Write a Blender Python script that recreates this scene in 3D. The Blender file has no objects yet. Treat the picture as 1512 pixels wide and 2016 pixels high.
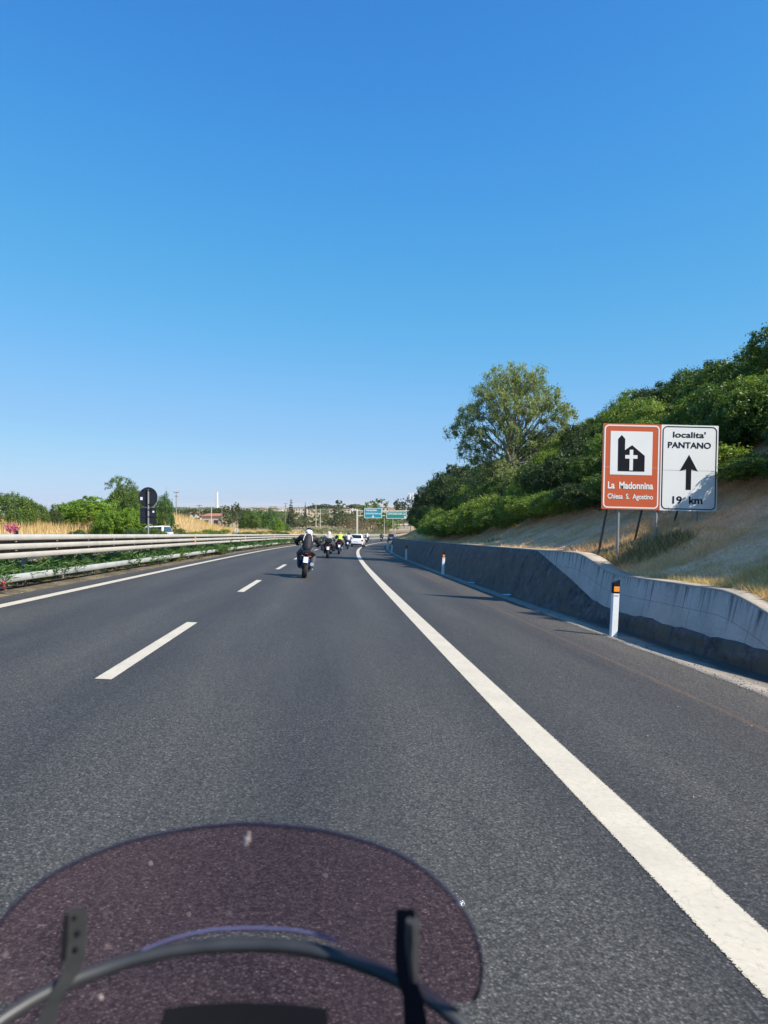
import bpy, math, random
import numpy as np
from mathutils import Vector, Matrix

random.seed(7)
RNG = np.random.default_rng(11)
SC = bpy.context.scene
COL = SC.collection
R = math.radians

# ------------------------------------------------------------------ camera, sky, sun, exposure
cam = bpy.data.cameras.new('camera')
cam.lens = 25.0
cam.sensor_width = 36.0
cam.sensor_fit = 'AUTO'
cam.shift_y = 44 / 2016
cam.clip_start = 0.05
cam.clip_end = 90000
cam.dof.use_dof = True
cam.dof.focus_distance = 16
cam.dof.aperture_fstop = 6.3
camo = bpy.data.objects.new('camera', cam)
COL.objects.link(camo)
camo.location = (0, 0, 1.45)
camo.rotation_euler = (R(90), 0, 0)
SC.camera = camo

SUN = Vector((1.0, -0.56, 1.0)).normalized()
EL = math.asin(SUN.z)
AZ = math.atan2(SUN.x, SUN.y)
TILT = math.atan(0.04)            # the road runs downhill: true horizon lies this far above the road plane
w = bpy.data.worlds.new('World')
SC.world = w
w.use_nodes = True
nt = w.node_tree
nt.nodes.clear()
tc = nt.nodes.new('ShaderNodeTexCoord')
mp = nt.nodes.new('ShaderNodeMapping')
mp.inputs['Rotation'].default_value = (-TILT, 0, 0)
sky = nt.nodes.new('ShaderNodeTexSky')
sky.sky_type = 'NISHITA'
sky.sun_disc = False
sky.sun_elevation = EL
sky.sun_rotation = AZ
sky.altitude = 0
sky.air_density = 1.0
sky.dust_density = 0.3
sky.ozone_density = 6.0
EXPO = 0.55
def vmul(src, k):
    n = nt.nodes.new('ShaderNodeVectorMath'); n.operation = 'SCALE'
    n.inputs['Scale'].default_value = k
    nt.links.new(src, n.inputs[0])
    return n.outputs[0]
crv = nt.nodes.new('ShaderNodeRGBCurve')      # the phone's colour response for the clear sky
E_ = 2 ** EXPO
for c, pts in zip(crv.mapping.curves, (
        [(0, 0), (.040, .045), (.056, .070), (.082, .115), (.152, .254), (.218, .335), (.276, .415), (.6, .75), (1, .95)],
        [(0, 0), (.080, .246), (.108, .337), (.152, .430), (.254, .552), (.318, .605), (.340, .64), (.6, .80), (1, .95)],
        [(0, 0), (.168, .694), (.214, .780), (.262, .815), (.31, .86), (.362, .915), (.6, .97), (1, 1.0)])):
    while len(c.points) < len(pts):
        c.points.new(.5, .5)
    for p, (x, y) in zip(c.points, pts):
        p.location = (x, y / E_)
crv.mapping.extend = 'HORIZONTAL'
crv.mapping.update()
bg = nt.nodes.new('ShaderNodeBackground')
bg.inputs['Strength'].default_value = 0.12
wo = nt.nodes.new('ShaderNodeOutputWorld')
nt.links.new(tc.outputs['Generated'], mp.inputs['Vector'])
nt.links.new(mp.outputs['Vector'], sky.inputs['Vector'])
nt.links.new(vmul(sky.outputs['Color'], .06), crv.inputs['Color'])
nt.links.new(vmul(crv.outputs['Color'], 1 / .12), bg.inputs['Color'])
nt.links.new(bg.outputs['Background'], wo.inputs['Surface'])

sl = bpy.data.lights.new('sun', 'SUN')
sl.energy = 4.8
sl.angle = R(0.53)
sl.color = (1.0, 0.93, 0.82)
so = bpy.data.objects.new('sun', sl)
COL.objects.link(so)
so.rotation_euler = SUN.to_track_quat('Z', 'Y').to_euler()

SC.view_settings.view_transform = 'Standard'
SC.view_settings.look = 'None'
SC.view_settings.exposure = EXPO
SC.view_settings.gamma = 1.0
SC.render.film_transparent = False
SC.cycles.max_bounces = 6
SC.cycles.transparent_max_bounces = 16

# ------------------------------------------------------------------ road line and land form
_C = np.array([3.47225e-06, 2.91537e-05, -0.0767707, 1.54019])
_v110 = float(np.polyval(_C, 110)); _s110 = float(np.polyval(np.polyder(_C), 110))
def xR(d):
    """x of the right edge line at distance d"""
    d = np.asarray(d, float)
    a = np.polyval(_C, np.clip(d, 0, 110))
    b = _v110 + _s110 * (d - 110) + 0.0008 * (d - 110) ** 2
    c = 1.54019 - 0.0767707 * d
    return np.where(d > 110, b, np.where(d < 0, c, a))
def xs(d):
    return float((xR(d + .5) - xR(d - .5)))
def bank(t):
    return -0.042 * (np.asarray(t, float) + 1.42)
def sst(a, b, x):
    x = np.clip((np.asarray(x, float) - a) / (b - a), 0, 1)
    return x * x * (3 - 2 * x)
def wall_top(d):
    d = np.asarray(d, float)
    return 0.69 + 0.36 * sst(13.2, 15.7, d) - 0.52 * sst(9.9, 7.2, d)
def nz(x, y, s, seed=0):
    """cheap smooth value noise, -1..1"""
    x = np.asarray(x, float) / s + seed * 17.3; y = np.asarray(y, float) / s + seed * 9.1
    return (np.sin(x * 1.3 + 1.7 * np.sin(y * 0.9)) + np.sin(y * 1.7 + 1.3 * np.sin(x * 1.1 + 2)) + np.sin((x + y) * 0.8 + 4)) / 3
def hill(t, d):
    t = np.asarray(t, float); d = np.asarray(d, float)
    base = 0.66 + 0.34 * sst(14, 20, d) - 0.45 * sst(9.9, 6.5, d)
    z = base + .35 * np.clip(t - 4.5, 0, 1) + .5 * np.clip(t - 5.5, 0, 1.3) + .62 * np.clip(t - 6.8, 0, 7.2) + .12 * np.clip(t - 14, 0, 40)
    far = 1 - sst(112, 150, d)
    z = (z - 1) * far + 1 * far + (1 - far) * bank(t)
    return z + 0.06 * nz(t, d, 1.1) * sst(4.2, 5.5, t) + 0.25 * nz(t, d, 4) * sst(6.5, 10, t)
def ground_z(x, y):
    x = np.asarray(x, float); y = np.asarray(y, float)
    t = x - xR(np.minimum(y, 260.))
    z = bank(np.clip(t, -22.3, 3.4)) - 0.05
    z = z + 0.75 * sst(-22.3, -24.5, t)
    z = z + 2.5 * np.exp(-((y - 98) / 24) ** 2) * sst(-23.5, -28, t) * sst(-75, -45, t)
    z = z + 0.25 * nz(x, y, 9) * sst(-24, -30, t)
    z = z - 0.05 * sst(-8.0, -8.6, t) * sst(-12.6, -12, t)
    z = z + 0.10 * sst(-8.2, -9.0, t) * sst(-12.6, -12, t)
    z = z - 12 * sst(-60, -320, x)
    fz = 0.04 * y - 10 + 1.2 * nz(x, y, 90) - 55 * sst(-0.27 * y - 150, -0.27 * y - 700, x)
    k = sst(205, 330, y)
    return z * (1 - k) + fz * k

# ------------------------------------------------------------------ materials
def base_mat(name):
    m = bpy.data.materials.new(name)
    m.use_nodes = True
    t = m.node_tree
    return m, t, t.nodes['Principled BSDF'], t.nodes['Material Output']
def N(t, kind, **k):
    n = t.nodes.new(kind)
    for a, b in k.items():
        setattr(n, a, b)
    return n
def ramp(t, fac, stops):
    r = N(t, 'ShaderNodeValToRGB')
    e = r.color_ramp.elements
    while len(e) < len(stops):
        e.new(0.5)
    for i, (p, c) in enumerate(stops):
        e[i].position = p
        e[i].color = (c[0], c[1], c[2], 1)
    t.links.new(fac, r.inputs['Fac'])
    return r.outputs['Color']
def noise(t, vec, scale, detail=4, rough=.6):
    n = N(t, 'ShaderNodeTexNoise')
    n.inputs['Scale'].default_value = scale
    n.inputs['Detail'].default_value = detail
    n.inputs['Roughness'].default_value = rough
    if vec is not None:
        t.links.new(vec, n.inputs['Vector'])
    return n.outputs['Fac']
def mixc(t, fac, a, b, mode='MIX'):
    n = N(t, 'ShaderNodeMix', data_type='RGBA', blend_type=mode)
    if isinstance(fac, float) or isinstance(fac, int):
        n.inputs[0].default_value = fac
    else:
        t.links.new(fac, n.inputs[0])
    for s, v in ((6, a), (7, b)):
        if isinstance(v, tuple):
            n.inputs[s].default_value = (v[0], v[1], v[2], 1)
        else:
            t.links.new(v, n.inputs[s])
    return n.outputs[2]
def bump(t, p, h, strength=.3, dist=.01):
    b = N(t, 'ShaderNodeBump')
    b.inputs['Strength'].default_value = strength
    b.inputs['Distance'].default_value = dist
    t.links.new(h, b.inputs['Height'])
    t.links.new(b.outputs['Normal'], p.inputs['Normal'])
def vscale(t, vec, s):
    m = N(t, 'ShaderNodeMapping')
    m.inputs['Scale'].default_value = s
    t.links.new(vec, m.inputs['Vector'])
    return m.outputs['Vector']
_PM = {}
def pbr(name, col, rough=.5, metal=0., var=.12, scale=6., bmp=0., coat=0.):
    if name in _PM:
        return _PM[name]
    m, t, p, o = base_mat(name)
    c = N(t, 'ShaderNodeTexCoord').outputs['Object']
    f = noise(t, c, scale)
    lo = tuple(max(0, v * (1 - var)) for v in col); hi = tuple(min(1, v * (1 + var)) for v in col)
    t.links.new(ramp(t, f, [(.3, lo), (.7, hi)]), p.inputs['Base Color'])
    p.inputs['Roughness'].default_value = rough
    p.inputs['Metallic'].default_value = metal
    p.inputs['Coat Weight'].default_value = coat
    if bmp:
        bump(t, p, noise(t, c, scale * 6), bmp)
    _PM[name] = m
    return m
def leaf_mat(name, cols, trans=.3, rough=.45, patch=None):
    """cols: dark, mid, light leaf colours, picked per leaf"""
    m, t, p, o = base_mat(name)
    g = N(t, 'ShaderNodeNewGeometry').outputs['Random Per Island']
    c = ramp(t, g, [(0, cols[0]), (.5, cols[1]), (1, cols[2])])
    if patch:
        oc = N(t, 'ShaderNodeTexCoord').outputs['Object']
        f = noise(t, oc, patch[1], 3)
        c = mixc(t, ramp(t, f, [(.48, (0, 0, 0)), (.6, (1, 1, 1))]), c, patch[0])
    t.links.new(c, p.inputs['Base Color'])
    p.inputs['Roughness'].default_value = rough
    p.inputs['Specular IOR Level'].default_value = .35
    tr = N(t, 'ShaderNodeBsdfTranslucent')
    t.links.new(mixc(t, 1., c, (1.0, 1.1, .5), 'MULTIPLY'), tr.inputs['Color'])
    mx = N(t, 'ShaderNodeMixShader')
    mx.inputs[0].default_value = trans
    t.links.new(p.outputs[0], mx.inputs[1]); t.links.new(tr.outputs[0], mx.inputs[2])
    t.links.new(mx.outputs[0], o.inputs['Surface'])
    return m

def asphalt_mat():
    m, t, p, o = base_mat('asphalt')
    uv = N(t, 'ShaderNodeUVMap').outputs['UV']          # metres across and along the road
    sp = N(t, 'ShaderNodeSeparateXYZ'); t.links.new(uv, sp.inputs[0])
    v = N(t, 'ShaderNodeTexVoronoi'); v.inputs['Scale'].default_value = 95
    t.links.new(uv, v.inputs['Vector'])
    sep = N(t, 'ShaderNodeSeparateColor'); t.links.new(v.outputs['Color'], sep.inputs[0])
    stone = ramp(t, sep.outputs[0], [(0, (0.0588, 0.0579, 0.0541)), (.5, (0.1085, 0.1057, 0.0956)), (.86, (0.1514, 0.1458, 0.1307)), (.975, (0.1977, 0.1881, 0.1668)), (1, (0.2825, 0.2671, 0.2337))])
    binder = ramp(t, v.outputs['Distance'], [(.0, (1, 1, 1)), (.62, (.42, .42, .44))])
    c = mixc(t, 1., stone, binder, 'MULTIPLY')
    n1 = noise(t, uv, 34, 3, .7)
    c = mixc(t, 1., c, ramp(t, n1, [(.34, (.76, .765, .78)), (.66, (1.22, 1.22, 1.21))]), 'MULTIPLY')
    n2 = noise(t, vscale(t, uv, (1.6, .16, 1)), 1.0, 4)
    c = mixc(t, 1., c, ramp(t, n2, [(.3, (.80, .81, .84)), (.7, (1.14, 1.13, 1.1))]), 'MULTIPLY')
    # lane wear: tyre tracks polished a little paler, a darker oil band between
    wv = N(t, 'ShaderNodeTexWave', wave_type='BANDS', bands_direction='X')
    wv.inputs['Scale'].default_value = .178; wv.inputs['Distortion'].default_value = .6
    wv.inputs['Detail'].default_value = 2
    t.links.new(uv, wv.inputs['Vector'])
    c = mixc(t, 1., c, ramp(t, wv.outputs['Fac'], [(0, (.84, .85, .88)), (1, (1.08, 1.075, 1.06))]), 'MULTIPLY')
    # pale chips of stone and grit
    v2 = N(t, 'ShaderNodeTexVoronoi'); v2.inputs['Scale'].default_value = 7; t.links.new(uv, v2.inputs['Vector'])
    s2 = N(t, 'ShaderNodeSeparateColor'); t.links.new(v2.outputs['Color'], s2.inputs[0])
    ml = N(t, 'ShaderNodeMath', operation='MULTIPLY_ADD')
    t.links.new(s2.outputs[1], ml.inputs[0]); ml.inputs[1].default_value = .065; ml.inputs[2].default_value = -.012
    lt = N(t, 'ShaderNodeMath', operation='LESS_THAN'); t.links.new(v2.outputs['Distance'], lt.inputs[0]); t.links.new(ml.outputs[0], lt.inputs[1])
    gt = N(t, 'ShaderNodeMath', operation='GREATER_THAN'); t.links.new(s2.outputs[0], gt.inputs[0]); gt.inputs[1].default_value = .80
    an = N(t, 'ShaderNodeMath', operation='MULTIPLY'); t.links.new(lt.outputs[0], an.inputs[0]); t.links.new(gt.outputs[0], an.inputs[1])
    c = mixc(t, an.outputs[0], c, (.34, .31, .27))
    # paving seams along the lane joints and a rusty drip line on the shoulder
    nw = noise(t, vscale(t, uv, (1, .9, 1)), 1.0, 4)
    for t0, wd, colr, st in ((-3.40, .022, (.03, .03, .03), .55), (.215, .016, (.03, .03, .03), .4), (2.02, .05, (.17, .10, .06), .38), (-5.1, .22, (.05, .05, .052), .25), (-1.35, .25, (.05, .05, .052), .25)):
        a1 = N(t, 'ShaderNodeMath', operation='MULTIPLY_ADD'); t.links.new(nw, a1.inputs[0]); a1.inputs[1].default_value = .16; t.links.new(sp.outputs[0], a1.inputs[2])
        a2 = N(t, 'ShaderNodeMath', operation='SUBTRACT'); t.links.new(a1.outputs[0], a2.inputs[0]); a2.inputs[1].default_value = t0 + .08
        a3 = N(t, 'ShaderNodeMath', operation='ABSOLUTE'); t.links.new(a2.outputs[0], a3.inputs[0])
        m4 = N(t, 'ShaderNodeMapRange'); m4.inputs['From Min'].default_value = wd; m4.inputs['From Max'].default_value = wd * .3
        m4.inputs['To Max'].default_value = st
        t.links.new(a3.outputs[0], m4.inputs['Value'])
        m5 = N(t, 'ShaderNodeMath', operation='MULTIPLY'); t.links.new(m4.outputs[0], m5.inputs[0]); t.links.new(ramp(t, n2, [(.35, (.15, .15, .15)), (.65, (1, 1, 1))]), m5.inputs[1])
        c = mixc(t, m5.outputs[0], c, colr)
    # brownish dust toward the shoulder
    mr = N(t, 'ShaderNodeMapRange'); mr.inputs['From Min'].default_value = 1.2; mr.inputs['From Max'].default_value = 3.0
    t.links.new(sp.outputs[0], mr.inputs['Value'])
    n3 = noise(t, vscale(t, uv, (3, .5, 1)), 1., 4)
    m3 = N(t, 'ShaderNodeMath', operation='MULTIPLY'); t.links.new(mr.outputs[0], m3.inputs[0]); t.links.new(n3, m3.inputs[1])
    c = mixc(t, m3.outputs[0], c, mixc(t, 1., c, (1.95, 1.66, 1.36), 'MULTIPLY'))
    t.links.new(c, p.inputs['Base Color'])
    p.inputs['Roughness'].default_value = .78
    p.inputs['Specular IOR Level'].default_value = .35
    h = mixc(t, .5, v.outputs['Distance'], n1)
    bump(t, p, h, .4, .005)
    return m
def paint_mat():
    m, t, p, o = base_mat('road_paint')
    uv = N(t, 'ShaderNodeUVMap').outputs['UV']
    n1 = noise(t, uv, 28, 5, .7); n2 = noise(t, uv, 2.5, 4)
    c = ramp(t, n1, [(.28, (.36, .33, .27)), (.40, (.56, .50, .40)), (.7, (.63, .565, .46))])
    c = mixc(t, 1., c, ramp(t, n2, [(.3, (.88, .88, .86)), (.7, (1.05, 1.04, 1.0))]), 'MULTIPLY')
    v = N(t, 'ShaderNodeTexVoronoi', feature='DISTANCE_TO_EDGE'); v.inputs['Scale'].default_value = 6
    t.links.new(mixc(t, .12, uv, N(t, 'ShaderNodeTexNoise').outputs['Color']), v.inputs['Vector'])
    ck = N(t, 'ShaderNodeMath', operation='LESS_THAN'); t.links.new(v.outputs['Distance'], ck.inputs[0]); ck.inputs[1].default_value = .012
    g = N(t, 'ShaderNodeMath', operation='GREATER_THAN'); t.links.new(n2, g.inputs[0]); g.inputs[1].default_value = .52
    mm = N(t, 'ShaderNodeMath', operation='MULTIPLY'); t.links.new(ck.outputs[0], mm.inputs[0]); t.links.new(g.outputs[0], mm.inputs[1])
    mm2 = N(t, 'ShaderNodeMath', operation='MULTIPLY'); t.links.new(mm.outputs[0], mm2.inputs[0]); mm2.inputs[1].default_value = .28
    c = mixc(t, mm2.outputs[0], c, (.30, .28, .24))
    t.links.new(c, p.inputs['Base Color'])
    p.inputs['Roughness'].default_value = .7
    bump(t, p, n1, .4, .004)
    # ragged edges: the paint breaks up over the stones at the rim of the stripe
    us = N(t, 'ShaderNodeSeparateXYZ')
    uv2 = N(t, 'ShaderNodeUVMap', uv_map='edge').outputs['UV']
    t.links.new(uv2, us.inputs[0])
    e = N(t, 'ShaderNodeMath', operation='SUBTRACT'); t.links.new(us.outputs[0], e.inputs[0]); e.inputs[1].default_value = .5
    ab = N(t, 'ShaderNodeMath', operation='ABSOLUTE'); t.links.new(e.outputs[0], ab.inputs[0])
    n4 = noise(t, uv, 105, 3, .7)
    md = N(t, 'ShaderNodeMath', operation='MULTIPLY_ADD'); t.links.new(n4, md.inputs[0]); md.inputs[1].default_value = .20; t.links.new(ab.outputs[0], md.inputs[2])
    lt = N(t, 'ShaderNodeMath', operation='LESS_THAN'); t.links.new(md.outputs[0], lt.inputs[0]); lt.inputs[1].default_value = .565
    t.links.new(lt.outputs[0], p.inputs['Alpha'])
    return m
def concrete_mat(name, a, b, streak=.0, moss=None, bs=.35):
    m, t, p, o = base_mat(name)
    oc = N(t, 'ShaderNodeTexCoord').outputs['Object']
    n = noise(t, oc, 1.6, 6, .65)
    c = ramp(t, n, [(.3, a), (.7, b)])
    f = noise(t, oc, 26, 4, .7)
    c = mixc(t, 1., c, ramp(t, f, [(.3, (.86, .86, .86)), (.7, (1.1, 1.1, 1.1))]), 'MULTIPLY')
    if moss:
        f2 = noise(t, oc, 5.5, 6, .75)
        c = mixc(t, 1., c, ramp(t, f2, [(.34, (.35, .35, .37)), (.5, (.9, .9, .9)), (.68, (1.7, 1.65, 1.55))]), 'MULTIPLY')
    uv = N(t, 'ShaderNodeUVMap').outputs['UV']                # along, down from the top (metres)
    if streak:
        s = noise(t, vscale(t, uv, (6.5, .22, 1)), 1.0, 4, .75)
        sx = N(t, 'ShaderNodeSeparateXYZ'); t.links.new(uv, sx.inputs[0])
        md = N(t, 'ShaderNodeMath', operation='MULTIPLY_ADD'); t.links.new(sx.outputs[1], md.inputs[0]); md.inputs[1].default_value = -.28; t.links.new(s, md.inputs[2])
        k = ramp(t, md.outputs[0], [(.47, (0, 0, 0)), (.58, (streak, streak, streak))])
        c = mixc(t, k, c, (.055, .055, .055))
        wv = N(t, 'ShaderNodeMath', operation='PINGPONG'); t.links.new(sx.outputs[1], wv.inputs[0]); wv.inputs[1].default_value = .17
        lt = N(t, 'ShaderNodeMath', operation='LESS_THAN'); t.links.new(wv.outputs[0], lt.inputs[0]); lt.inputs[1].default_value = .004
        wx = N(t, 'ShaderNodeMath', operation='PINGPONG'); t.links.new(sx.outputs[0], wx.inputs[0]); wx.inputs[1].default_value = .75
        lx = N(t, 'ShaderNodeMath', operation='LESS_THAN'); t.links.new(wx.outputs[0], lx.inputs[0]); lx.inputs[1].default_value = .006
        mxn = N(t, 'ShaderNodeMath', operation='MAXIMUM'); t.links.new(lt.outputs[0], mxn.inputs[0]); t.links.new(lx.outputs[0], mxn.inputs[1])
        c = mixc(t, mxn.outputs[0], c, mixc(t, 1., c, (.5, .5, .5), 'MULTIPLY'))
    if moss:
        c = mixc(t, ramp(t, noise(t, oc, 2.3, 5, .7), [(.42, (0, 0, 0)), (.62, (1, 1, 1))]), c, moss)
    t.links.new(c, p.inputs['Base Color'])
    p.inputs['Roughness'].default_value = .85
    bump(t, p, mixc(t, .5, f, noise(t, oc, 7, 6, .7)), bs, .03)
    return m
def gutter_mat(name, a, b, bs=.5):
    m = concrete_mat(name, a, b, bs=bs)
    t = m.node_tree; p = t.nodes['Principled BSDF']
    uv = N(t, 'ShaderNodeUVMap').outputs['UV']; sp = N(t, 'ShaderNodeSeparateXYZ'); t.links.new(uv, sp.inputs[0])
    src = p.inputs['Base Color'].links[0].from_socket
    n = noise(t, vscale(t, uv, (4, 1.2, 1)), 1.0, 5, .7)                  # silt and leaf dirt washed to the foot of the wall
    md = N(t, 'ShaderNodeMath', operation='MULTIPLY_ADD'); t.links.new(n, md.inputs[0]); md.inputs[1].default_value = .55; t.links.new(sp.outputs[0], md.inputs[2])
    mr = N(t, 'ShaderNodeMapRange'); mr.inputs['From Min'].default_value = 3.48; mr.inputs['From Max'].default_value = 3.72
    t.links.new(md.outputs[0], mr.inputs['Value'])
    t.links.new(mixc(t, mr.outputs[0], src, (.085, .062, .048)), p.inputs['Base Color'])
    return m
def ground_mat(name, cols, scale, sc2, bs=.5):
    m, t, p, o = base_mat(name)
    oc = N(t, 'ShaderNodeTexCoord').outputs['Object']
    c = ramp(t, noise(t, oc, scale, 6, .6), [(.3, cols[0]), (.5, cols[1]), (.7, cols[2])])
    f = noise(t, oc, sc2, 5, .7)
    c = mixc(t, 1., c, ramp(t, f, [(.3, (.7, .7, .7)), (.7, (1.25, 1.25, 1.2))]), 'MULTIPLY')
    t.links.new(c, p.inputs['Base Color'])
    p.inputs['Roughness'].default_value = .95
    bump(t, p, f, bs, .05)
    return m
def tint_mat(name, tint, gloss_rough=.03, dust=0.):
    """tinted acrylic: light passes through coloured, the surface reflects like glass"""
    m, t, p, o = base_mat(name)
    t.nodes.remove(p)
    tr = N(t, 'ShaderNodeBsdfTransparent')
    tr.inputs['Color'].default_value = (*tint, 1)
    gl = N(t, 'ShaderNodeBsdfGlossy'); gl.inputs['Roughness'].default_value = gloss_rough
    lw = N(t, 'ShaderNodeLayerWeight'); lw.inputs['Blend'].default_value = .12
    fr = N(t, 'ShaderNodeMath', operation='MULTIPLY_ADD'); t.links.new(lw.outputs['Facing'], fr.inputs[0]); fr.inputs[1].default_value = .5; fr.inputs[2].default_value = .02
    mx = N(t, 'ShaderNodeMixShader')
    t.links.new(fr.outputs[0], mx.inputs[0]); t.links.new(tr.outputs[0], mx.inputs[1]); t.links.new(gl.outputs[0], mx.inputs[2])
    out = mx.outputs[0]
    if dust:
        oc = N(t, 'ShaderNodeTexCoord').outputs['Object']
        df = N(t, 'ShaderNodeBsdfDiffuse'); df.inputs['Color'].default_value = (.30, .24, .24, 1)
        v = N(t, 'ShaderNodeTexVoronoi'); v.inputs['Scale'].default_value = 55; t.links.new(oc, v.inputs['Vector'])
        s = N(t, 'ShaderNodeSeparateColor'); t.links.new(v.outputs['Color'], s.inputs[0])
        lt = N(t, 'ShaderNodeMath', operation='LESS_THAN'); t.links.new(v.outputs['Distance'], lt.inputs[0]); lt.inputs[1].default_value = .12
        gt = N(t, 'ShaderNodeMath', operation='GREATER_THAN'); t.links.new(s.outputs[0], gt.inputs[0]); gt.inputs[1].default_value = .86
        a = N(t, 'ShaderNodeMath', operation='MULTIPLY'); t.links.new(lt.outputs[0], a.inputs[0]); t.links.new(gt.outputs[0], a.inputs[1])
        n = noise(t, oc, 9, 4)
        k = N(t, 'ShaderNodeMath', operation='MULTIPLY_ADD'); t.links.new(n, k.inputs[0]); k.inputs[1].default_value = dust
        b = N(t, 'ShaderNodeMath', operation='MULTIPLY'); t.links.new(a.outputs[0], b.inputs[0]); b.inputs[1].default_value = .5
        t.links.new(b.outputs[0], k.inputs[2])
        m2 = N(t, 'ShaderNodeMixShader'); t.links.new(k.outputs[0], m2.inputs[0]); t.links.new(out, m2.inputs[1]); t.links.new(df.outputs[0], m2.inputs[2])
        out = m2.outputs[0]
    t.links.new(out, o.inputs['Surface'])
    return m

M = {}
M['asphalt'] = asphalt_mat()
M['paint'] = paint_mat()
M['wall'] = concrete_mat('board_concrete', (.42, .34, .29), (.60, .49, .42), streak=.88)
M['coping'] = concrete_mat('coping_concrete', (.30, .26, .20), (.44, .38, .30))
M['rough'] = concrete_mat('rough_stone', (.060, .045, .045), (.20, .14, .13), moss=(.13, .095, .06), bs=1.0)
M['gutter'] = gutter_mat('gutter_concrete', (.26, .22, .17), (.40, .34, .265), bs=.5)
M['ground'] = ground_mat('dry_earth', ((.26, .19, .10), (.42, .31, .165), (.54, .41, .22)), .35, 9)
M['hill'] = ground_mat('dry_slope_earth', ((.60, .30, .15), (.90, .49, .27), (.96, .62, .38)), 1.6, 16, .9)
M['sea'] = pbr('sea_water', (.03, .13, .26), .15, var=.05)
M['straw'] = leaf_mat('straw', ((.46, .30, .13), (.70, .48, .22), (.86, .64, .34)), .35, .7)
M['slopegrass'] = leaf_mat('slope_grass', ((.60, .36, .20), (.86, .56, .34), (.95, .70, .46)), .4, .7, patch=((.55, .42, .22), .45))
M['weeds'] = leaf_mat('weeds', ((.06, .09, .025), (.15, .14, .05), (.34, .26, .12)), .25, .7)
M['weedg'] = leaf_mat('green_weed', ((.12, .11, .05), (.19, .17, .075), (.40, .31, .16)), .3, .7)
M['leafA'] = leaf_mat('leaf_mid_green', ((.055, .104, .020), (.104, .178, .032), (.200, .270, .055)), .34)
M['leafB'] = leaf_mat('leaf_dark_green', ((.028, .051, .017), (.054, .090, .023), (.110, .150, .042)), .28)
M['leafC'] = leaf_mat('leaf_bright_green', ((.11, .20, .024), (.20, .33, .034), (.30, .44, .05)), .38)
M['leafLit'] = leaf_mat('leaf_sunlit_green', ((.11, .165, .026), (.20, .29, .044), (.34, .41, .078)), .38)  # brighter leaf copy: sunlit patches of the bank put into the colour
M['leafE'] = leaf_mat('leaf_eucalyptus', ((.15, .19, .075), (.26, .31, .12), (.43, .45, .21)), .40, .7)
M['leafO'] = leaf_mat('leaf_oleander', ((.045, .10, .026), (.085, .17, .040), (.14, .24, .065)), .35)
M['leafF'] = leaf_mat('leaf_far_green', ((.075, .110, .040), (.135, .175, .060), (.21, .24, .095)))
M['leafG'] = leaf_mat('leaf_far_dark', ((.045, .070, .034), (.075, .105, .046), (.115, .14, .06)))
M['leafH'] = leaf_mat('leaf_far_brown', ((.20, .145, .085), (.29, .215, .12), (.36, .28, .16)))
M['leafY'] = leaf_mat('leaf_far_bright', ((.11, .18, .035), (.18, .26, .05), (.26, .32, .075)))
M['leafS'] = leaf_mat('leaf_far_olive', ((.13, .15, .08), (.195, .21, .11), (.27, .27, .15)))
M['petal'] = leaf_mat('pink_petal', ((.55, .08, .20), (.72, .16, .30), (.8, .3, .42)), .3, .6)
M['petalo'] = leaf_mat('coral_petal', ((.5, .08, .06), (.62, .14, .10), (.7, .22, .16)), .3, .6)
M['bark'] = pbr('bark', (.16, .12, .085), .9, var=.35, scale=4, bmp=.5)
M['barkE'] = pbr('pale_bark', (.30, .26, .21), .85, var=.35, scale=3, bmp=.4)
M['steel'] = pbr('galvanised_beam', (.50, .47, .415), .6, .0, var=.12, scale=1.5)
M['steel2'] = pbr('galvanised_rail', (.45, .46, .44), .55, .15, var=.16, scale=2.5)
M['groove_shade'] = pbr('groove_shade_steel', (.17, .155, .135), .8, var=.3, scale=3)  # shade in the beam grooves, put into the steel colour
M['post'] = pbr('galvanised_post', (.26, .26, .25), .6, .2, var=.1)
M['rust'] = pbr('dull_post', (.10, .095, .095), .7, .3, var=.3)
M['black'] = pbr('black_plastic', (.018, .018, .020), .5, var=.2)
M['rubber'] = pbr('tyre_rubber', (.022, .022, .023), .8, var=.25, scale=18)
M['dkmetal'] = pbr('dark_metal', (.05, .05, .055), .4, .6)
M['chrome'] = pbr('bright_metal', (.55, .55, .56), .25, .9)
M['white'] = pbr('white_plastic', (.80, .80, .80), .4, var=.04)
M['whitep'] = pbr('white_car_paint', (.80, .80, .80), .25, var=.02, coat=.6)
M['darkcar'] = pbr('dark_grey_car_paint', (.06, .07, .085), .25, .3, var=.05, coat=.6)
M['glass'] = pbr('dark_glass', (.015, .02, .025), .06, var=.1)
M['red'] = pbr('red_lamp', (.30, .015, .015), .25, var=.1)
M['orange'] = pbr('orange_reflector', (.95, .30, .04), .35, var=.12, scale=60)
M['brown'] = pbr('brown_sign_sheet', (.56, .105, .035), .4, var=.04, scale=2)
M['signw'] = pbr('white_sign_sheet', (.80, .80, .77), .38, var=.03, scale=2)
M['signk'] = pbr('black_sign_sheet', (.016, .016, .022), .45, var=.1)
M['signsky'] = pbr('sky_tinted_green_sheet', (.012, .27, .36), .4, var=.05)  # green sheet made bluer: its sky reflection is put into the colour
M['signgreen'] = pbr('green_sign_sheet', (.008, .23, .20), .4, var=.05)
M['signk'].node_tree.nodes['Principled BSDF'].inputs['Specular IOR Level'].default_value = .08
M['signback'] = pbr('dark_sign_back', (.018, .020, .032), .55, .2, var=.15)
M['leather'] = pbr('black_riding_cloth', (.013, .0125, .018), .7, var=.25, scale=30)
M['greycloth'] = pbr('grey_riding_trousers', (.085, .08, .10), .85, var=.2, scale=30)
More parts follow.
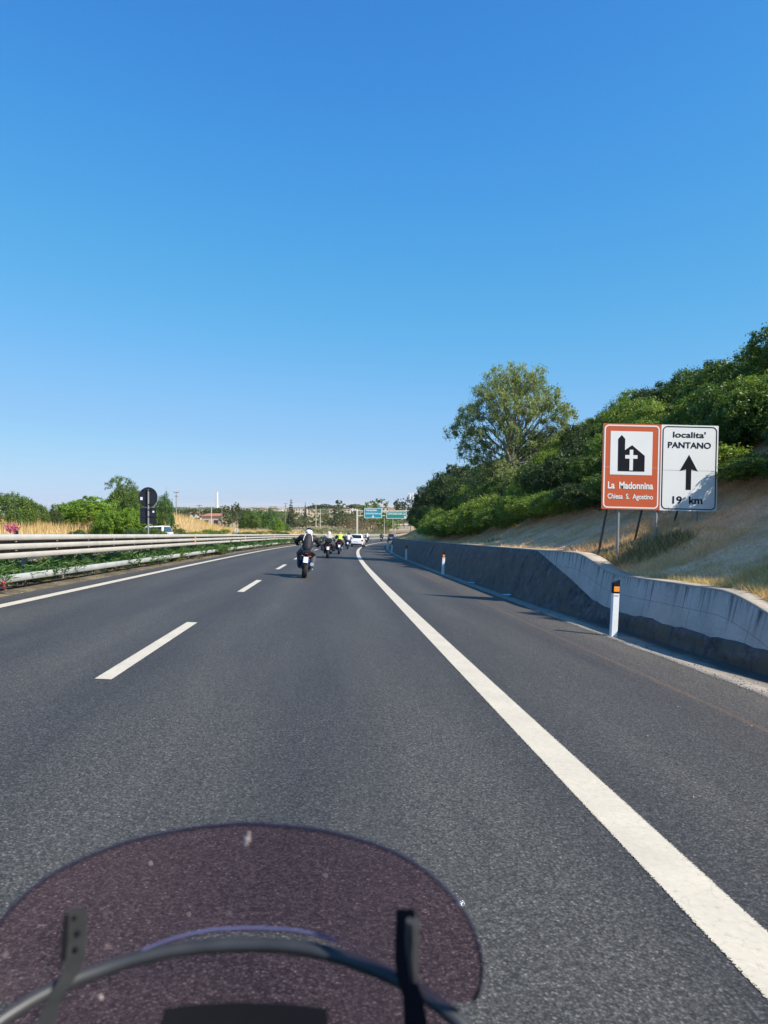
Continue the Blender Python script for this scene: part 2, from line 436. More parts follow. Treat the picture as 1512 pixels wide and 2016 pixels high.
M['beige'] = pbr('beige_jacket', (.42, .39, .33), .85, var=.12, scale=20)
M['palecloth'] = pbr('pale_grey_shirt', (.55, .55, .56), .85, var=.1, scale=20)
M['jeans'] = pbr('blue_jeans', (.06, .08, .13), .9, var=.2, scale=30)
M['hivis'] = pbr('yellow_hi_vis', (.55, .85, .06), .7, var=.08)
M['pinkw'] = pbr('pinkish_white_shell', (.70, .60, .62), .3, var=.06)
M['mottle'] = pbr('mottled_shell', (.34, .30, .27), .35, var=.8, scale=16)
M['skin'] = pbr('skin', (.50, .30, .21), .6, var=.08)
M['darkred'] = pbr('dark_red_paint', (.14, .015, .025), .3, var=.1, coat=.4)
M['navy'] = pbr('plate_blue', (.02, .09, .42), .4)
M['plate'] = pbr('plate_white', (.78, .80, .82), .4, var=.05, scale=40)
M['screen'] = tint_mat('tinted_acrylic', (.865, .735, .79), dust=.05)
M['screenedge'] = pbr('acrylic_edge', (.008, .009, .032), .65, var=.3)
M['screenglow'] = pbr('acrylic_edge_glow', (.085, .09, .19), .5, var=.2)  # light caught in the lower acrylic edge, put in as blue colour
M['grit'] = leaf_mat('grit_stone', ((.10, .09, .08), (.24, .20, .16), (.50, .45, .38)), 0, .9)
M['splat'] = pbr('dried_splatter', (.42, .34, .33), .9, var=.3, scale=200)
M['trim'] = pbr('grey_edge_trim', (.036, .038, .042), .42, var=.2, scale=25)
M['bracket'] = pbr('bracket_metal', (.065, .068, .072), .45, .3, var=.2, scale=40)
M['pole'] = pbr('pale_pole', (.55, .52, .42), .6, var=.08)
M['woodpole'] = pbr('grey_wood_pole', (.20, .18, .16), .9, var=.2)
M['terracotta'] = pbr('terracotta_tiles', (.42, .16, .085), .85, var=.2, scale=2)
M['plaster'] = pbr('cream_plaster', (.58, .51, .42), .9, var=.08)
M['plasterp'] = pbr('pink_plaster', (.52, .37, .31), .9, var=.08)
M['plasterw'] = pbr('white_plaster', (.70, .68, .64), .9, var=.06)
M['plasterg'] = pbr('grey_plaster', (.36, .37, .39), .9, var=.06)
M['fencegrey'] = pbr('grey_fence', (.34, .34, .33), .7, var=.1)
M['litter'] = pbr('blue_white_plastic', (.45, .66, .80), .3, var=.3, scale=30)
M['soil'] = ground_mat('dark_verge_soil', ((.06, .045, .03), (.13, .10, .065), (.26, .20, .12)), 2.2, 14)
M['field'] = ground_mat('reddish_field', ((.19, .10, .055), (.26, .145, .08), (.32, .20, .11)), .05, 1.2)
M['matt'] = pbr('matt_black_plastic', (.010, .010, .012), .95, var=.2)
M['stripew'] = pbr('reflective_white', (.75, .75, .75), .5)

# ------------------------------------------------------------------ mesh helpers
def tag(o, label=None, cat=None, group=None, kind=None):
    if label: o['label'] = label
    if cat: o['category'] = cat
    if group: o['group'] = group
    if kind: o['kind'] = kind
    return o
def empty(name, loc=(0, 0, 0), rot=(0, 0, 0), label=None, cat=None, group=None):
    o = bpy.data.objects.new(name, None)
    o.empty_display_size = .2
    COL.objects.link(o)
    o.location = loc; o.rotation_euler = rot
    return tag(o, label, cat, group)
def link(name, me, parent=None, loc=None, rot=None):
    o = bpy.data.objects.new(name, me)
    COL.objects.link(o)
    if parent: o.parent = parent
    if loc is not None: o.location = loc
    if rot is not None: o.rotation_euler = rot
    return o
def copy_tree(o, parent=None):
    c = o.copy(); COL.objects.link(c)
    if parent: c.parent = parent
    for ch in list(o.children):
        copy_tree(ch, c)
    return c

class MB:
    def __init__(s):
        s.v = []; s.f = []; s.m = []
    def add(s, vs, fs, mi=0):
        b = len(s.v)
        s.v += [tuple(p) for p in vs]
        s.f += [tuple(i + b for i in f) for f in fs]
        s.m += [mi] * len(fs)
        return s
    def box(s, c, d, rot=None, mi=0, taper=1., bev=0.):
        x, y, z = d[0] / 2, d[1] / 2, d[2] / 2
        if bev:
            b = min(bev, x * .9, y * .9, z * .9)
            P = []
            for zz, k in ((-z, 1), (-z + b, 0), (z - b, 0), (z, 1)):
                tp = 1 + (taper - 1) * (zz + z) / (2 * z)
                X, Y = x - b * k, y - b * k
                P += [(px * tp, py * tp, zz) for px, py in ((-X + b, -Y), (X - b, -Y), (X, -Y + b), (X, Y - b), (X - b, Y), (-X + b, Y), (-X, Y - b), (-X, -Y + b))]
            F = [tuple(range(7, -1, -1)), tuple(range(24, 32))]
            for r in range(3):
                for i in range(8):
                    j = (i + 1) % 8
                    F.append((r * 8 + i, r * 8 + j, r * 8 + 8 + j, r * 8 + 8 + i))
        else:
            P = [(-x, -y, -z), (x, -y, -z), (x, y, -z), (-x, y, -z), (-x * taper, -y * taper, z), (x * taper, -y * taper, z), (x * taper, y * taper, z), (-x * taper, y * taper, z)]
            F = [(3, 2, 1, 0), (4, 5, 6, 7), (0, 1, 5, 4), (1, 2, 6, 5), (2, 3, 7, 6), (3, 0, 4, 7)]
        if rot is not None:
            m = rot if isinstance(rot, Matrix) else Matrix.Rotation(rot[2], 3, 'Z') @ Matrix.Rotation(rot[1], 3, 'Y') @ Matrix.Rotation(rot[0], 3, 'X')
            P = [m @ Vector(p) for p in P]
        return s.add([(p[0] + c[0], p[1] + c[1], p[2] + c[2]) for p in P], F, mi)
    def loft(s, rings, closed=True, cap=True, mi=0):
        n = len(rings[0]); V = [p for r in rings for p in r]; F = []
        for k in range(len(rings) - 1):
            for i in range(n if closed else n - 1):
                j = (i + 1) % n
                F.append((k * n + i, k * n + j, (k + 1) * n + j, (k + 1) * n + i))
        if cap and closed:
            F.append(tuple(range(n - 1, -1, -1))); F.append(tuple(range((len(rings) - 1) * n, len(rings) * n)))
        return s.add(V, F, mi)
    def tube(s, path, rad, seg=8, cap=True, mi=0, flat=1.):
        P = [Vector(p) for p in path]
        if not hasattr(rad, '__len__'): rad = [rad] * len(P)
        rings = []; ref = None
        for i, p in enumerate(P):
            d = (P[min(i + 1, len(P) - 1)] - P[max(i - 1, 0)]).normalized()
            if ref is None:
                ref = Vector((0, 0, 1)) if abs(d.z) < .9 else Vector((1, 0, 0))
            a = d.cross(ref).normalized(); b = a.cross(d).normalized(); ref = b
            rings.append([p + (a * math.cos(q) + b * math.sin(q) * flat) * rad[i] for q in [2 * math.pi * k / seg for k in range(seg)]])
        return s.loft(rings, cap=cap, mi=mi)
    def ell(s, c, r, seg=14, rows=8, mi=0, rot=None):
        rings = []
        for k in range(1, rows):
            a = math.pi * k / rows
            rings.append([Vector((math.sin(a) * math.cos(q) * r[0], math.sin(a) * math.sin(q) * r[1], -math.cos(a) * r[2])) for q in [2 * math.pi * i / seg for i in range(seg)]])
        if rot is not None: rings = [[rot @ p for p in g] for g in rings]
        rings = [[p + Vector(c) for p in g] for g in rings]
        return s.loft(rings, mi=mi)
    def lathe_x(s, c, prof, seg=24, mi=0, closed=True):
        """profile of (x, r) round the X axis"""
        n = len(prof); V = []; F = []
        for k in range(seg):
            a = 2 * math.pi * k / seg
            V += [(c[0] + x, c[1] + r * math.cos(a), c[2] + r * math.sin(a)) for x, r in prof]
        for k in range(seg):
            q = (k + 1) % seg
            for i in range(n if closed else n - 1):
                j = (i + 1) % n
                F.append((k * n + i, k * n + j, q * n + j, q * n + i))
        return s.add(V, F, mi)
    def prism(s, pts, y0, y1, mi=0):
        """outline of (x, z) extruded from y0 to y1"""
        n = len(pts)
        V = [(p[0], y0, p[1]) for p in pts] + [(p[0], y1, p[1]) for p in pts]
        F = [tuple(range(n)), tuple(range(2 * n - 1, n - 1, -1))] + [(i, i + n, (i + 1) % n + n, (i + 1) % n) for i in range(n)]
        return s.add(V, F, mi)
    def mesh(s, name, mats, smooth=False):
        me = bpy.data.meshes.new(name)
        me.from_pydata(s.v, [], s.f)
        for m in (mats if isinstance(mats, (list, tuple)) else [mats]):
            me.materials.append(m)
        me.polygons.foreach_set('material_index', s.m)
        if smooth:
            me.shade_smooth() if hasattr(me, 'shade_smooth') else None
        me.update()
        import bmesh
        b = bmesh.new(); b.from_mesh(me); bmesh.ops.recalc_face_normals(b, faces=b.faces); b.to_mesh(me); b.free()
        if smooth == 'auto':
            me.set_sharp_from_angle(angle=R(40))
        return me
    def build(s, name, mats, parent=None, smooth='auto', loc=None, rot=None):
        return link(name, s.mesh(name, mats, smooth), parent, loc, rot)

def np_mesh(name, V, F, mat, uv=None, uv2=None, smooth=False):
    """V (n,3), F (m,k) arrays"""
    V = np.asarray(V, np.float32); F = np.asarray(F, np.int32)
    me = bpy.data.meshes.new(name)
    me.vertices.add(len(V)); me.vertices.foreach_set('co', V.ravel())
    k = F.shape[1]
    me.loops.add(F.size); me.loops.foreach_set('vertex_index', F.ravel())
    me.polygons.add(len(F)); me.polygons.foreach_set('loop_start', np.arange(0, F.size, k, dtype=np.int32))
    me.update(calc_edges=True)
    for nm, u in (('UVMap', uv), ('edge', uv2)):
        if u is not None:
            l = me.uv_layers.new(name=nm)
            l.data.foreach_set('uv', np.asarray(u, np.float32)[F.ravel()].ravel())
    for m in (mat if isinstance(mat, (list, tuple)) else [mat]):
        me.materials.append(m)
    if smooth: me.shade_smooth()
    me.validate()
    return me
def grid_faces(nr, nc):
    i = np.arange(nr - 1)[:, None] * nc + np.arange(nc - 1)[None, :]
    return np.stack([i, i + 1, i + nc + 1, i + nc], -1).reshape(-1, 4)
def strip(name, ts, ds, mat, dz=0., parent=None, kind=None, zf=None):
    """sheet following the road: columns at offsets ts, rows at distances ds"""
    ts = np.asarray(ts, float); ds = np.asarray(ds, float)
    T, D = np.meshgrid(ts, ds)
    Z = (bank(T) if zf is None else zf(T, D)) + dz
    V = np.stack([xR(D) + T, D, Z], -1).reshape(-1, 3)
    uv = np.stack([T, D], -1).reshape(-1, 2)
    e = np.stack([(T - ts[0]) / (ts[-1] - ts[0]), (D - ds[0]) / (ds[-1] - ds[0])], -1).reshape(-1, 2)
    o = link(name, np_mesh(name, V, grid_faces(len(ds), len(ts)), mat, uv, e, True), parent)
    if kind: o['kind'] = kind
    return o
def sweep(name, prof, ds, mat, parent=None, zref=None, smooth=False, closed=False):
    """profile of (t, z) swept along the road; z relative to the banked road at zref"""
    prof = np.asarray(prof, float)
    if closed: prof = np.vstack([prof, prof[:1]])
    V = []; uv = []
    L = np.r_[0, np.cumsum(np.hypot(*np.diff(prof, axis=0).T))]
    z0 = 0 if zref is None else float(bank(zref))
    for d in ds:
        V.append(np.c_[xR(d) + prof[:, 0], np.full(len(prof), d), prof[:, 1] + z0]); uv.append(np.c_[np.full(len(prof), d), L])
    return link(name, np_mesh(name, np.vstack(V), grid_faces(len(ds), len(prof)), mat, np.vstack(uv), smooth=smooth), parent)

def unit(a):
    return a / np.maximum(np.linalg.norm(a, axis=-1, keepdims=True), 1e-9)
def leaves(P, Nrm, ln, wd, rng, droop=0.):
    """one folded four-point leaf per point"""
    n = len(P)
    r = unit(rng.normal(size=(n, 3)))
    a = unit(np.cross(Nrm, r)); a[:, 2] -= droop; a = unit(a)
    b = unit(np.cross(a, Nrm)); nn = np.cross(b, a)
    L = (ln * rng.uniform(.65, 1.3, n))[:, None]; W = (wd * rng.uniform(.7, 1.25, n))[:, None]
    V = np.empty((n, 4, 3))
    V[:, 0] = P - a * L * .5
    V[:, 1] = P + b * W * .5 + nn * W * .18
    V[:, 2] = P + a * L * .5
    V[:, 3] = P - b * W * .5 + nn * W * .18
    return V.reshape(-1, 3), np.arange(4 * n).reshape(-1, 4)
def crown(n, lobes, ln, wd, seed, per=26, spread=.16, depth=.16, droop=0., upb=.35, low=-.35):
    """leaf clumps scattered in the outer shell of a set of lobes"""
    rng = np.random.default_rng(seed)
    lb = np.array(lobes, float)
    nc = max(1, n // per)
    k = rng.choice(len(lb), nc, p=(lb[:, 3] * lb[:, 5]) / (lb[:, 3] * lb[:, 5]).sum())
    dr = unit(rng.normal(size=(nc * 3, 3))); dr = dr[dr[:, 2] > low][:nc]
    while len(dr) < nc:
        dr = np.vstack([dr, dr])[:nc]
    rr = 1 - np.abs(rng.normal(0, depth, nc))
    bumpy = 1 + .10 * np.sin(dr[:, 0] * 7 + k) * np.sin(dr[:, 1] * 6 + 2 * k) + .07 * np.sin(dr[:, 2] * 11 + k * 3)
    C = lb[k, :3] + dr * lb[k, 3:6] * (rr * bumpy)[:, None]
    size = lb[k, 3:6].mean(1)
    i = np.repeat(np.arange(nc), per)
    sp = (spread * size[i])[:, None] * rng.uniform(.5, 1.4, nc)[i][:, None]
    P = C[i] + rng.normal(size=(len(i), 3)) * sp * .5
    inside = np.zeros(len(P), bool)
    for q in lb:
        inside |= (((P - q[:3]) / q[3:6]) ** 2).sum(1) < .42
    keep = ~inside | (rng.random(len(P)) < .15)
    P = P[keep]; i = i[keep]
    ns = max(8, nc // 9)                      # loose sprigs that break the outline
    js = rng.integers(0, nc, ns); m_ = 12
    f_ = rng.uniform(.0, .26, (ns, m_)); R_ = lb[k[js], 3:6].mean(1)
    up = unit(dr[js] + [0, 0, .5])
    S = C[js][:, None, :] + up[:, None, :] * (f_ * R_[:, None])[:, :, None] + rng.normal(size=(ns, m_, 3)) * .025
    P = np.vstack([P, S.reshape(-1, 3)]); i = np.r_[i, np.repeat(js, m_)]
    Nn = unit(dr[i] * .8 + unit(rng.normal(size=(len(P), 3))) * .9 + np.array([0, 0, upb]))
    return leaves(P, Nn, ln, wd, rng, droop)
def blades(P, h, wd, lean, rng, down=None):
    n = len(P)
    q = rng.uniform(0, 2 * np.pi, n)
    s = np.c_[np.cos(q), np.sin(q), np.zeros(n)] * (wd * rng.uniform(.6, 1.3, n))[:, None] * .5
    ld = unit(np.c_[rng.normal(size=(n, 2)), np.zeros(n)])
    if down is not None: ld = unit(ld * .8 + down)
    hh = h * rng.uniform(.5, 1.25, n); le = lean * rng.uniform(.2, 1.2, n)
    tip = P + ld * (hh * np.sin(le))[:, None]; tip[:, 2] += hh * np.cos(le)
    V = np.stack([P - s, P + s, tip], 1).reshape(-1, 3)
    return V, np.arange(3 * n).reshape(-1, 3)

# ------------------------------------------------------------------ the setting: ground, sea, roads
ys = np.r_[np.arange(-60, 0, 6), np.arange(0, 180, 2.5), np.arange(180, 360, 8), np.geomspace(360, 9000, 46)]
tl = np.r_[-np.geomspace(7000, 62, 26), np.arange(-58, -26, 3), np.arange(-26, -7, .7), np.arange(-6, 4.1, 1.6), 5, 8, 14, 25, np.geomspace(40, 6000, 24)]
Tt, Yy = np.meshgrid(tl, ys)
Xx = Tt + xR(np.minimum(Yy, 260))
Zz = ground_z(Xx, Yy)
g = link('ground', np_mesh('ground', np.stack([Xx, Yy, Zz], -1).reshape(-1, 3), grid_faces(len(ys), len(tl)), M['ground'], smooth=True))
tag(g, kind='structure')
sea = MB(); sea.add([(-40000, 300, .04 * 300 - 52), (6000, 300, .04 * 300 - 52), (6000, 42000, .04 * 42000 - 52), (-40000, 42000, .04 * 42000 - 52)], [(0, 1, 2, 3)])
tag(sea.build('sea', M['sea'], smooth=False), kind='structure')

dsr = np.r_[np.arange(-14, 60, 1.0), np.arange(60, 330, 3.0)]
road = strip('road', np.linspace(-7.75, 2.88, 9), dsr, M['asphalt'], 0., kind='structure')
LW = .27
strip('edge_line', [-LW / 2, -.05, .05, LW / 2], dsr, M['paint'], .004, road)
strip('edge_line', [-7.1 - .12, -7.1, -7.1 + .12], dsr, M['paint'], .004, road)
for d0 in [-3.9, 6.65, 16.75, 27.6] + [27.6 + 10.9 * k for k in range(1, 22)]:
    strip('lane_dash', [-3.66 - .085, -3.66, -3.66 + .085], np.linspace(d0, d0 + 4.3, 6), M['paint'], .004, road)
tag(strip('gutter', np.r_[2.86, np.linspace(2.885, 3.75, 6)], np.r_[np.arange(-14, 60, .15), np.arange(60, 150, 2)], M['gutter'], .0,
          zf=lambda T, D: bank(T) - .03 * (T < 2.87) - .035 * np.sin((T - 2.86) / .89 * np.pi) + .006), kind='structure')
gu = bpy.data.objects['gutter'].data
for v in gu.vertices:
    q_ = v.co.x - float(xR(v.co.y))
    if q_ < 2.95: v.co.x += .035 * float(nz(v.co.y, 0, .35, 4)) + .02 * float(nz(v.co.y, 1, .12, 6)); v.co.z += .004
opp = strip('opposite_road', np.linspace(-21.6, -12.4, 7), dsr, M['asphalt'], .0, kind='structure')
strip('edge_line', [-12.95, -12.8, -12.7], dsr, M['paint'], .004, opp)
strip('edge_line', [-21.2, -21.0, -20.95], dsr, M['paint'], .004, opp)

# hillside on the right
hd = np.r_[np.arange(-30, 40, .6), np.arange(40, 152, 1.5)]
ht = np.r_[np.arange(3.95, 8, .25), np.arange(8, 15, .6), 16, 18, 21, 26, 34, 48, 70]
Th, Dh = np.meshgrid(ht, hd)
Zh = hill(Th, Dh)
Zh[:, 0] -= .4
hs_o = link('hillside', np_mesh('hillside', np.stack([xR(Dh) + Th, Dh, Zh], -1).reshape(-1, 3), grid_faces(len(hd), len(ht)), M['hill'], smooth=True))
tag(hs_o, kind='structure')
fld = strip('field', np.linspace(-46, -27, 6), np.arange(214, 330, 4), M['field'], zf=lambda T, D: ground_z(xR(np.minimum(D, 260)) + T, D) + .12)
fld.data.transform(Matrix.Identity(4))
tag(fld, kind='structure')
vg = strip('verge', [-9.6, -8.8, -8.2, -7.95, -7.74], dsr[:90], M['soil'], zf=lambda T, D: np.where(T < -7.8, np.maximum(bank(T) + .012, ground_z(xR(np.minimum(D, 260)) + T, D) + .02), bank(T) - .01))
tag(vg, kind='structure')

# ------------------------------------------------------------------ retaining wall
wd_ = np.r_[np.arange(-14, 20, .25), np.arange(20, 114, 1.5)]
wall = empty('retaining_wall', (4, 14, 0), label='grey streaked concrete retaining wall with a stepped top along the right shoulder', cat='wall')
V = []; uv = []
for d in wd_:
    zt = float(wall_top(d)); pr = [(3.62, -.32), (3.68, -.05), (3.84, zt - .012), (3.85, zt)]
    V.append(np.array([(float(xR(d)) + a, d, b) for a, b in pr])); uv.append(np.array([(d, zt - b) for a, b in pr]))
o = link('wall_face', np_mesh('wall_face', np.vstack(V) - np.array([4, 14, 0]), grid_faces(len(wd_), 4), M['wall'], np.vstack(uv)), wall)
V = []; uv = []
for d in wd_:
    zt = float(wall_top(d)); e = .012 * math.sin(d * 3.1) + .008 * math.sin(d * 7.7)
    pr = [(3.835, zt - .02), (3.838, zt + .003), (3.86, zt + .008), (4.15 + e, zt + .004), (4.17 + e, zt - .5)]
    V.append(np.array([(float(xR(d)) + a, d, b) for a, b in pr])); uv.append(np.array([(d, a) for a, b in pr]))
o = link('coping', np_mesh('coping', np.vstack(V) - np.array([4, 14, 0]), grid_faces(len(wd_), 5), M['coping'], np.vstack(uv)), wall)
# rough revetment in front of the wall: full height far off, a low footing near by
rd = np.r_[np.arange(-14, 24, .2), np.arange(24, 112, .8)]
V = []
nr = 9
for d in rd:
    top = float(.06 + (wall_top(d) - .02 - .06) * np.clip((d - 13.6) / 4.9, 0, 1)) + (.018 * math.sin(d * 9.1) * math.sin(d * 3.7) + .02 * float(nz(d, 0, .3, 2))) * (d < 14.5)
    tb = 3.62 - .30 * float(sst(12.5, 17, d)); tt = 3.70 + .13 * float(np.clip((d - 13.6) / 4.9, 0, 1)) + .002
    tt = max(tt, 3.68 + (top + .05) / 1.1 * .16 - .012)
    for k in range(nr):
        f = k / (nr - 1)
        lump = .035 * (nz(d, f * 2.5, .55, 3) + .6 * nz(d, f * 2.5, .23, 5)) * math.sin(math.pi * min(1, f * 1.15 + .15))
        V.append((float(xR(d)) + tb + (tt - tb) * f - lump - .03 * (f < .98), d, -.27 + (top + .27) * f))
    V.append((float(xR(d)) + 3.95, d, top - .004))
tag(link('stone_revetment', np_mesh('stone_revetment', V, grid_faces(len(rd), nr + 1), M['rough'], smooth=True)),
    'dark rough sloping stone facing at the foot of the right retaining wall', 'wall')
# thin pale plate fixed on the revetment
mb = MB(); mb.box((0, 0, 0), (.05, .16, .62), rot=(0, R(28), 0), bev=.01)
d_ = 37.5
tag(mb.build('marker_plate', M['post'], loc=(float(xR(d_)) + 3.55, d_, .58)), 'small pale upright plate fixed to the dark stone facing', 'plate')

# ------------------------------------------------------------------ grass (nobody could count the blades)
def sample(n, d0, d1, t0, t1, pw=1.0):
    u = RNG.random(n)
    d = (d0 ** (1 - pw) + u * (d1 ** (1 - pw) - d0 ** (1 - pw))) ** (1 / (1 - pw)) if pw != 1 else d0 * (d1 / d0) ** u
    t = RNG.uniform(t0, t1, n)
    return d, t
def grass_obj(name, parts, mat, label):
    Vs = []; Fs = []; b = 0
    for V, F in parts:
        Vs.append(V); Fs.append(F + b); b += len(V)
    o = link(name, np_mesh(name, np.vstack(Vs), np.vstack(Fs), mat))
    return tag(o, label, 'grass', kind='stuff')
parts = []
d, t = sample(46000, 5.5, 48, 4.12, 8.6)
P = np.c_[xR(d) + t, d, hill(t, d) - .01]
parts.append(blades(P, .06 + .06 * (nz(t, d, .8) > .25), .012 + .0005 * d, 1.3, RNG, np.array([-.5, -.2, 0])))
d, t = sample(9000, 46, 112, 4.1, 9)
parts.append(blades(np.c_[xR(d) + t, d, hill(t, d)], .22, .05, 1.0, RNG))
d, t = sample(5000, 9, 40, 4.08, 4.5)
parts.append(blades(np.c_[xR(d) + t, d, hill(t, d)], .16, .012, .9, RNG))
d, t = sample(5000, 13.5, 18.5, 4.6, 6.6)
parts.append(blades(np.c_[xR(d) + t, d, hill(t, d)], .20, .012, 1.0, RNG))
d, t = sample(9000, 8, 36, 4.2, 8)
k_ = nz(t, d, .45, 8) > .25
parts.append(blades(np.c_[xR(d) + t, d, hill(t, d)][k_], .17, .014, .9, RNG))
grass_obj('slope_grass', parts, M['slopegrass'], 'dry mown grass on the slope above the retaining wall')
parts = []
d, t = sample(15000, 6.5, 11.2, 4.1, 6.4)
parts.append(blades(np.c_[xR(d) + t, d, hill(t, d)], .15, .012, 1.15, RNG, np.array([-.9, -.1, 0])))
grass_obj('straw_grass', parts, M['straw'], 'golden straw grass spilling toward the near end of the wall')
parts = []
d, t = sample(9000, 13.6, 18.5, 4.5, 7.2)
k_ = (nz(t, d, .7, 5) > .38) & (t < 6.2)
parts.append(blades(np.c_[xR(d) + t, d, hill(t, d)][k_], .24, .016, .8, RNG))
d, t = sample(2500, 20, 40, 4.1, 5.2)
k_ = nz(t, d, 1.5, 2) > .45
parts.append(blades(np.c_[xR(d) + t, d, hill(t, d)][k_], .16, .02, .8, RNG))
grass_obj('green_weeds', parts, M['weedg'], 'green weeds round the foot of the brown and white signs')
parts = []
n = 34000
y = RNG.uniform(38, 150, n); t = RNG.uniform(-40, -22.6, n); x = xR(y) + t
parts.append(blades(np.c_[x, y, ground_z(x, y)], .85, .05, .35, RNG))
n = 9000
y = RNG.uniform(150, 330, n); t = RNG.uniform(-40, -22.6, n); x = xR(np.minimum(y, 260)) + t
parts.append(blades(np.c_[x, y, ground_z(x, y)], .8, .11, .4, RNG))
grass_obj('tall_dry_grass', parts, M['straw'], 'tall golden dry grass beyond the far carriageway')
parts = []
d, t = sample(9000, 8, 120, -8.75, -7.85)
x = xR(d) + t
parts.append(blades(np.c_[x, d, ground_z(x, d) + .02], .07 + .13 * (nz(t, d, .5) > .35), .012 + .0006 * d, .9, RNG))
d, t = sample(12000, 9, 130, -12.2, -8.6)
x = xR(d) + t
parts.append(blades(np.c_[x, d, ground_z(x, d) + .02], .30, .02 + .0008 * d, .7, RNG))
grass_obj('verge_weeds', parts, M['weeds'], 'dry weeds and grass along the foot of the guardrail')

V = []; F = []
n = 2600
d = 3.5 + 45 * RNG.random(n) ** 1.6; side = RNG.random(n)
t = np.where(side < .72, 2.80 + np.abs(RNG.normal(0, .22, n)), -7.72 - np.abs(RNG.normal(0, .12, n)))
t = np.where(side > .93, RNG.uniform(.25, 2.8, n), t)
for i in range(n):
    r_ = RNG.uniform(.004, .014) * (1 if side[i] < .93 else .7)
    p = np.array([[1, 0, 0], [0, 1, 0], [-1, 0, 0], [0, -1, 0], [0, 0, .8], [0, 0, -.4]]) * r_ * RNG.uniform(.6, 1.2, (6, 1))
    b = len(V) * 6
    dip = .035 * math.sin(min(1, max(0, (t[i] - 2.86) / .89)) * math.pi) if t[i] > 2.86 else 0
    V.append(p + [float(xR(d[i])) + t[i], d[i], float(bank(t[i])) + .008 + .3 * r_ - dip])
    F += [(b + a_, b + (a_ + 1) % 4, b + 4) for a_ in range(4)] + [(b + (a_ + 1) % 4, b + a_, b + 5) for a_ in range(4)]
tag(link('gravel', np_mesh('gravel', np.vstack(V), np.array(F), M['grit'])), 'scattered grit along the edges of the asphalt', 'gravel', kind='stuff')

# ------------------------------------------------------------------ guardrail on the left
gx, gy = float(xR(30)) - 8.2, 30.
gr = empty('guardrail', (gx, gy, float(bank(-8.2))), label='long galvanised guardrail with a triple wave beam and low second rail on the left', cat='guardrail')
gd = np.r_[np.arange(-12, 90, 1.0), np.arange(90, 330, 3.0)]
def gsweep(name, prof, ds, mat, smooth=True):
    o = sweep(name, prof, ds, mat, gr, -8.2, smooth)
    o.data.transform(Matrix.Translation((-gx, -gy, -float(bank(-8.2)))))
    return o
pf = [(-8.33, .652), (-8.215, .654)]
for k in range(3):
    z = .662 + .1905 * k
    pf += [(-8.200, z), (-8.190, z + .010), (-8.190, z + .100), (-8.198, z + .110)]
    if k < 2: pf += [(-8.315, z + .116), (-8.322, z + .150), (-8.300, z + .178)]
pf += [(-8.215, 1.160), (-8.33, 1.164)]
beam = gsweep('beam', pf, gd, M['steel'], False)
beam.data.materials.append(M['groove_shade'])
nseg = len(pf) - 1
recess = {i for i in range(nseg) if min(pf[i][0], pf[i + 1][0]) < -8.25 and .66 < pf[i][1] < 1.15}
beam.data.polygons.foreach_set('material_index', [1 if i % nseg in recess else 0 for i in range(len(beam.data.polygons))])  # groove faces take the dark tone painted in as shade
beam.modifiers.new('thickness', 'SOLIDIFY').thickness = .004
pf = [(-8.13, .185), (-8.075, .183), (-8.06, .195), (-8.055, .255), (-8.06, .325), (-8.075, .337), (-8.13, .335)]
low = gsweep('lower_rail', pf, gd, M['steel2'], False)
pm = MB(); pm.box((-.10, 0, .53), (.10, .06, 1.18), bev=.008); pm.box((.04, 0, .91), (.22, .05, .34), bev=.008)
pme = pm.mesh('post', M['post'], 'auto')
for k in range(78):
    d = -4 + 2.25 * k
    link('post', pme, gr, (float(xR(d)) - 8.44 - gx, d - gy, -.02))
bm_ = MB(); bm_.box((0, 0, 0), (.035, .05, .026), bev=.006)
bme = bm_.mesh('bolt', M['post'], 'auto')
for k in range(42):
    d = -2.9 + 2.25 * k
    for z in (.822, 1.012):
        link('bolt', bme, gr, (float(xR(d)) - 8.215 - gx, d - gy, z))
rm = MB(); rm.prism([(-.05, 0), (.05, .035), (.05, -.035)], -.012, .012)
rme = rm.mesh('reflector', M['orange'], 'auto')
for d in (34.2, 51.5, 69, 87):
    for z in (.815, 1.005):
        link('reflector', rme, gr, (float(xR(d)) - 8.17 - gx, d - gy, z), (0, 0, R(75))).scale = (1.3, 1.3, 1.3)

# ------------------------------------------------------------------ shrubs and trees
def shrub_mesh(name, n, seed, ln, wd, mat, nl=7, w=1., h=1., **k):
    rr = random.Random(seed)
    lobes = [(0, 0, .55 * h, .75 * w, .75 * w, .55 * h)]
    for i in range(nl):
        a = i * 2 * math.pi / nl + rr.uniform(-.4, .4); q = rr.uniform(.4, .68) * w; s = rr.uniform(.30, .50)
        lobes.append((q * math.cos(a), q * math.sin(a), rr.uniform(.30, .82) * h, s * w, s * w, s * h * rr.uniform(.8, 1.1)))
    lobes.append((rr.uniform(-.2, .2) * w, rr.uniform(-.2, .2) * w, h * .95, .34 * w, .34 * w, .3 * h))
    V, F = crown(n, lobes, ln, wd, seed, **k)
    V[:, 2] = np.maximum(V[:, 2], -.05)
    return np_mesh(name, V, F, mat)
HS = [shrub_mesh('evergreen_shrub', 29750, 3, 0.049, 0.027, M['leafA'], per=30, spread=.17),
      shrub_mesh('evergreen_shrub', 29750, 4, 0.046, 0.026, M['leafB'], per=30, spread=.15),
      shrub_mesh('evergreen_shrub', 26250, 5, 0.053, 0.029, M['leafA'], nl=9, per=24, spread=.2),
      shrub_mesh('evergreen_shrub', 26250, 6, 0.050, 0.027, M['leafB'], nl=5, per=34, spread=.2)]
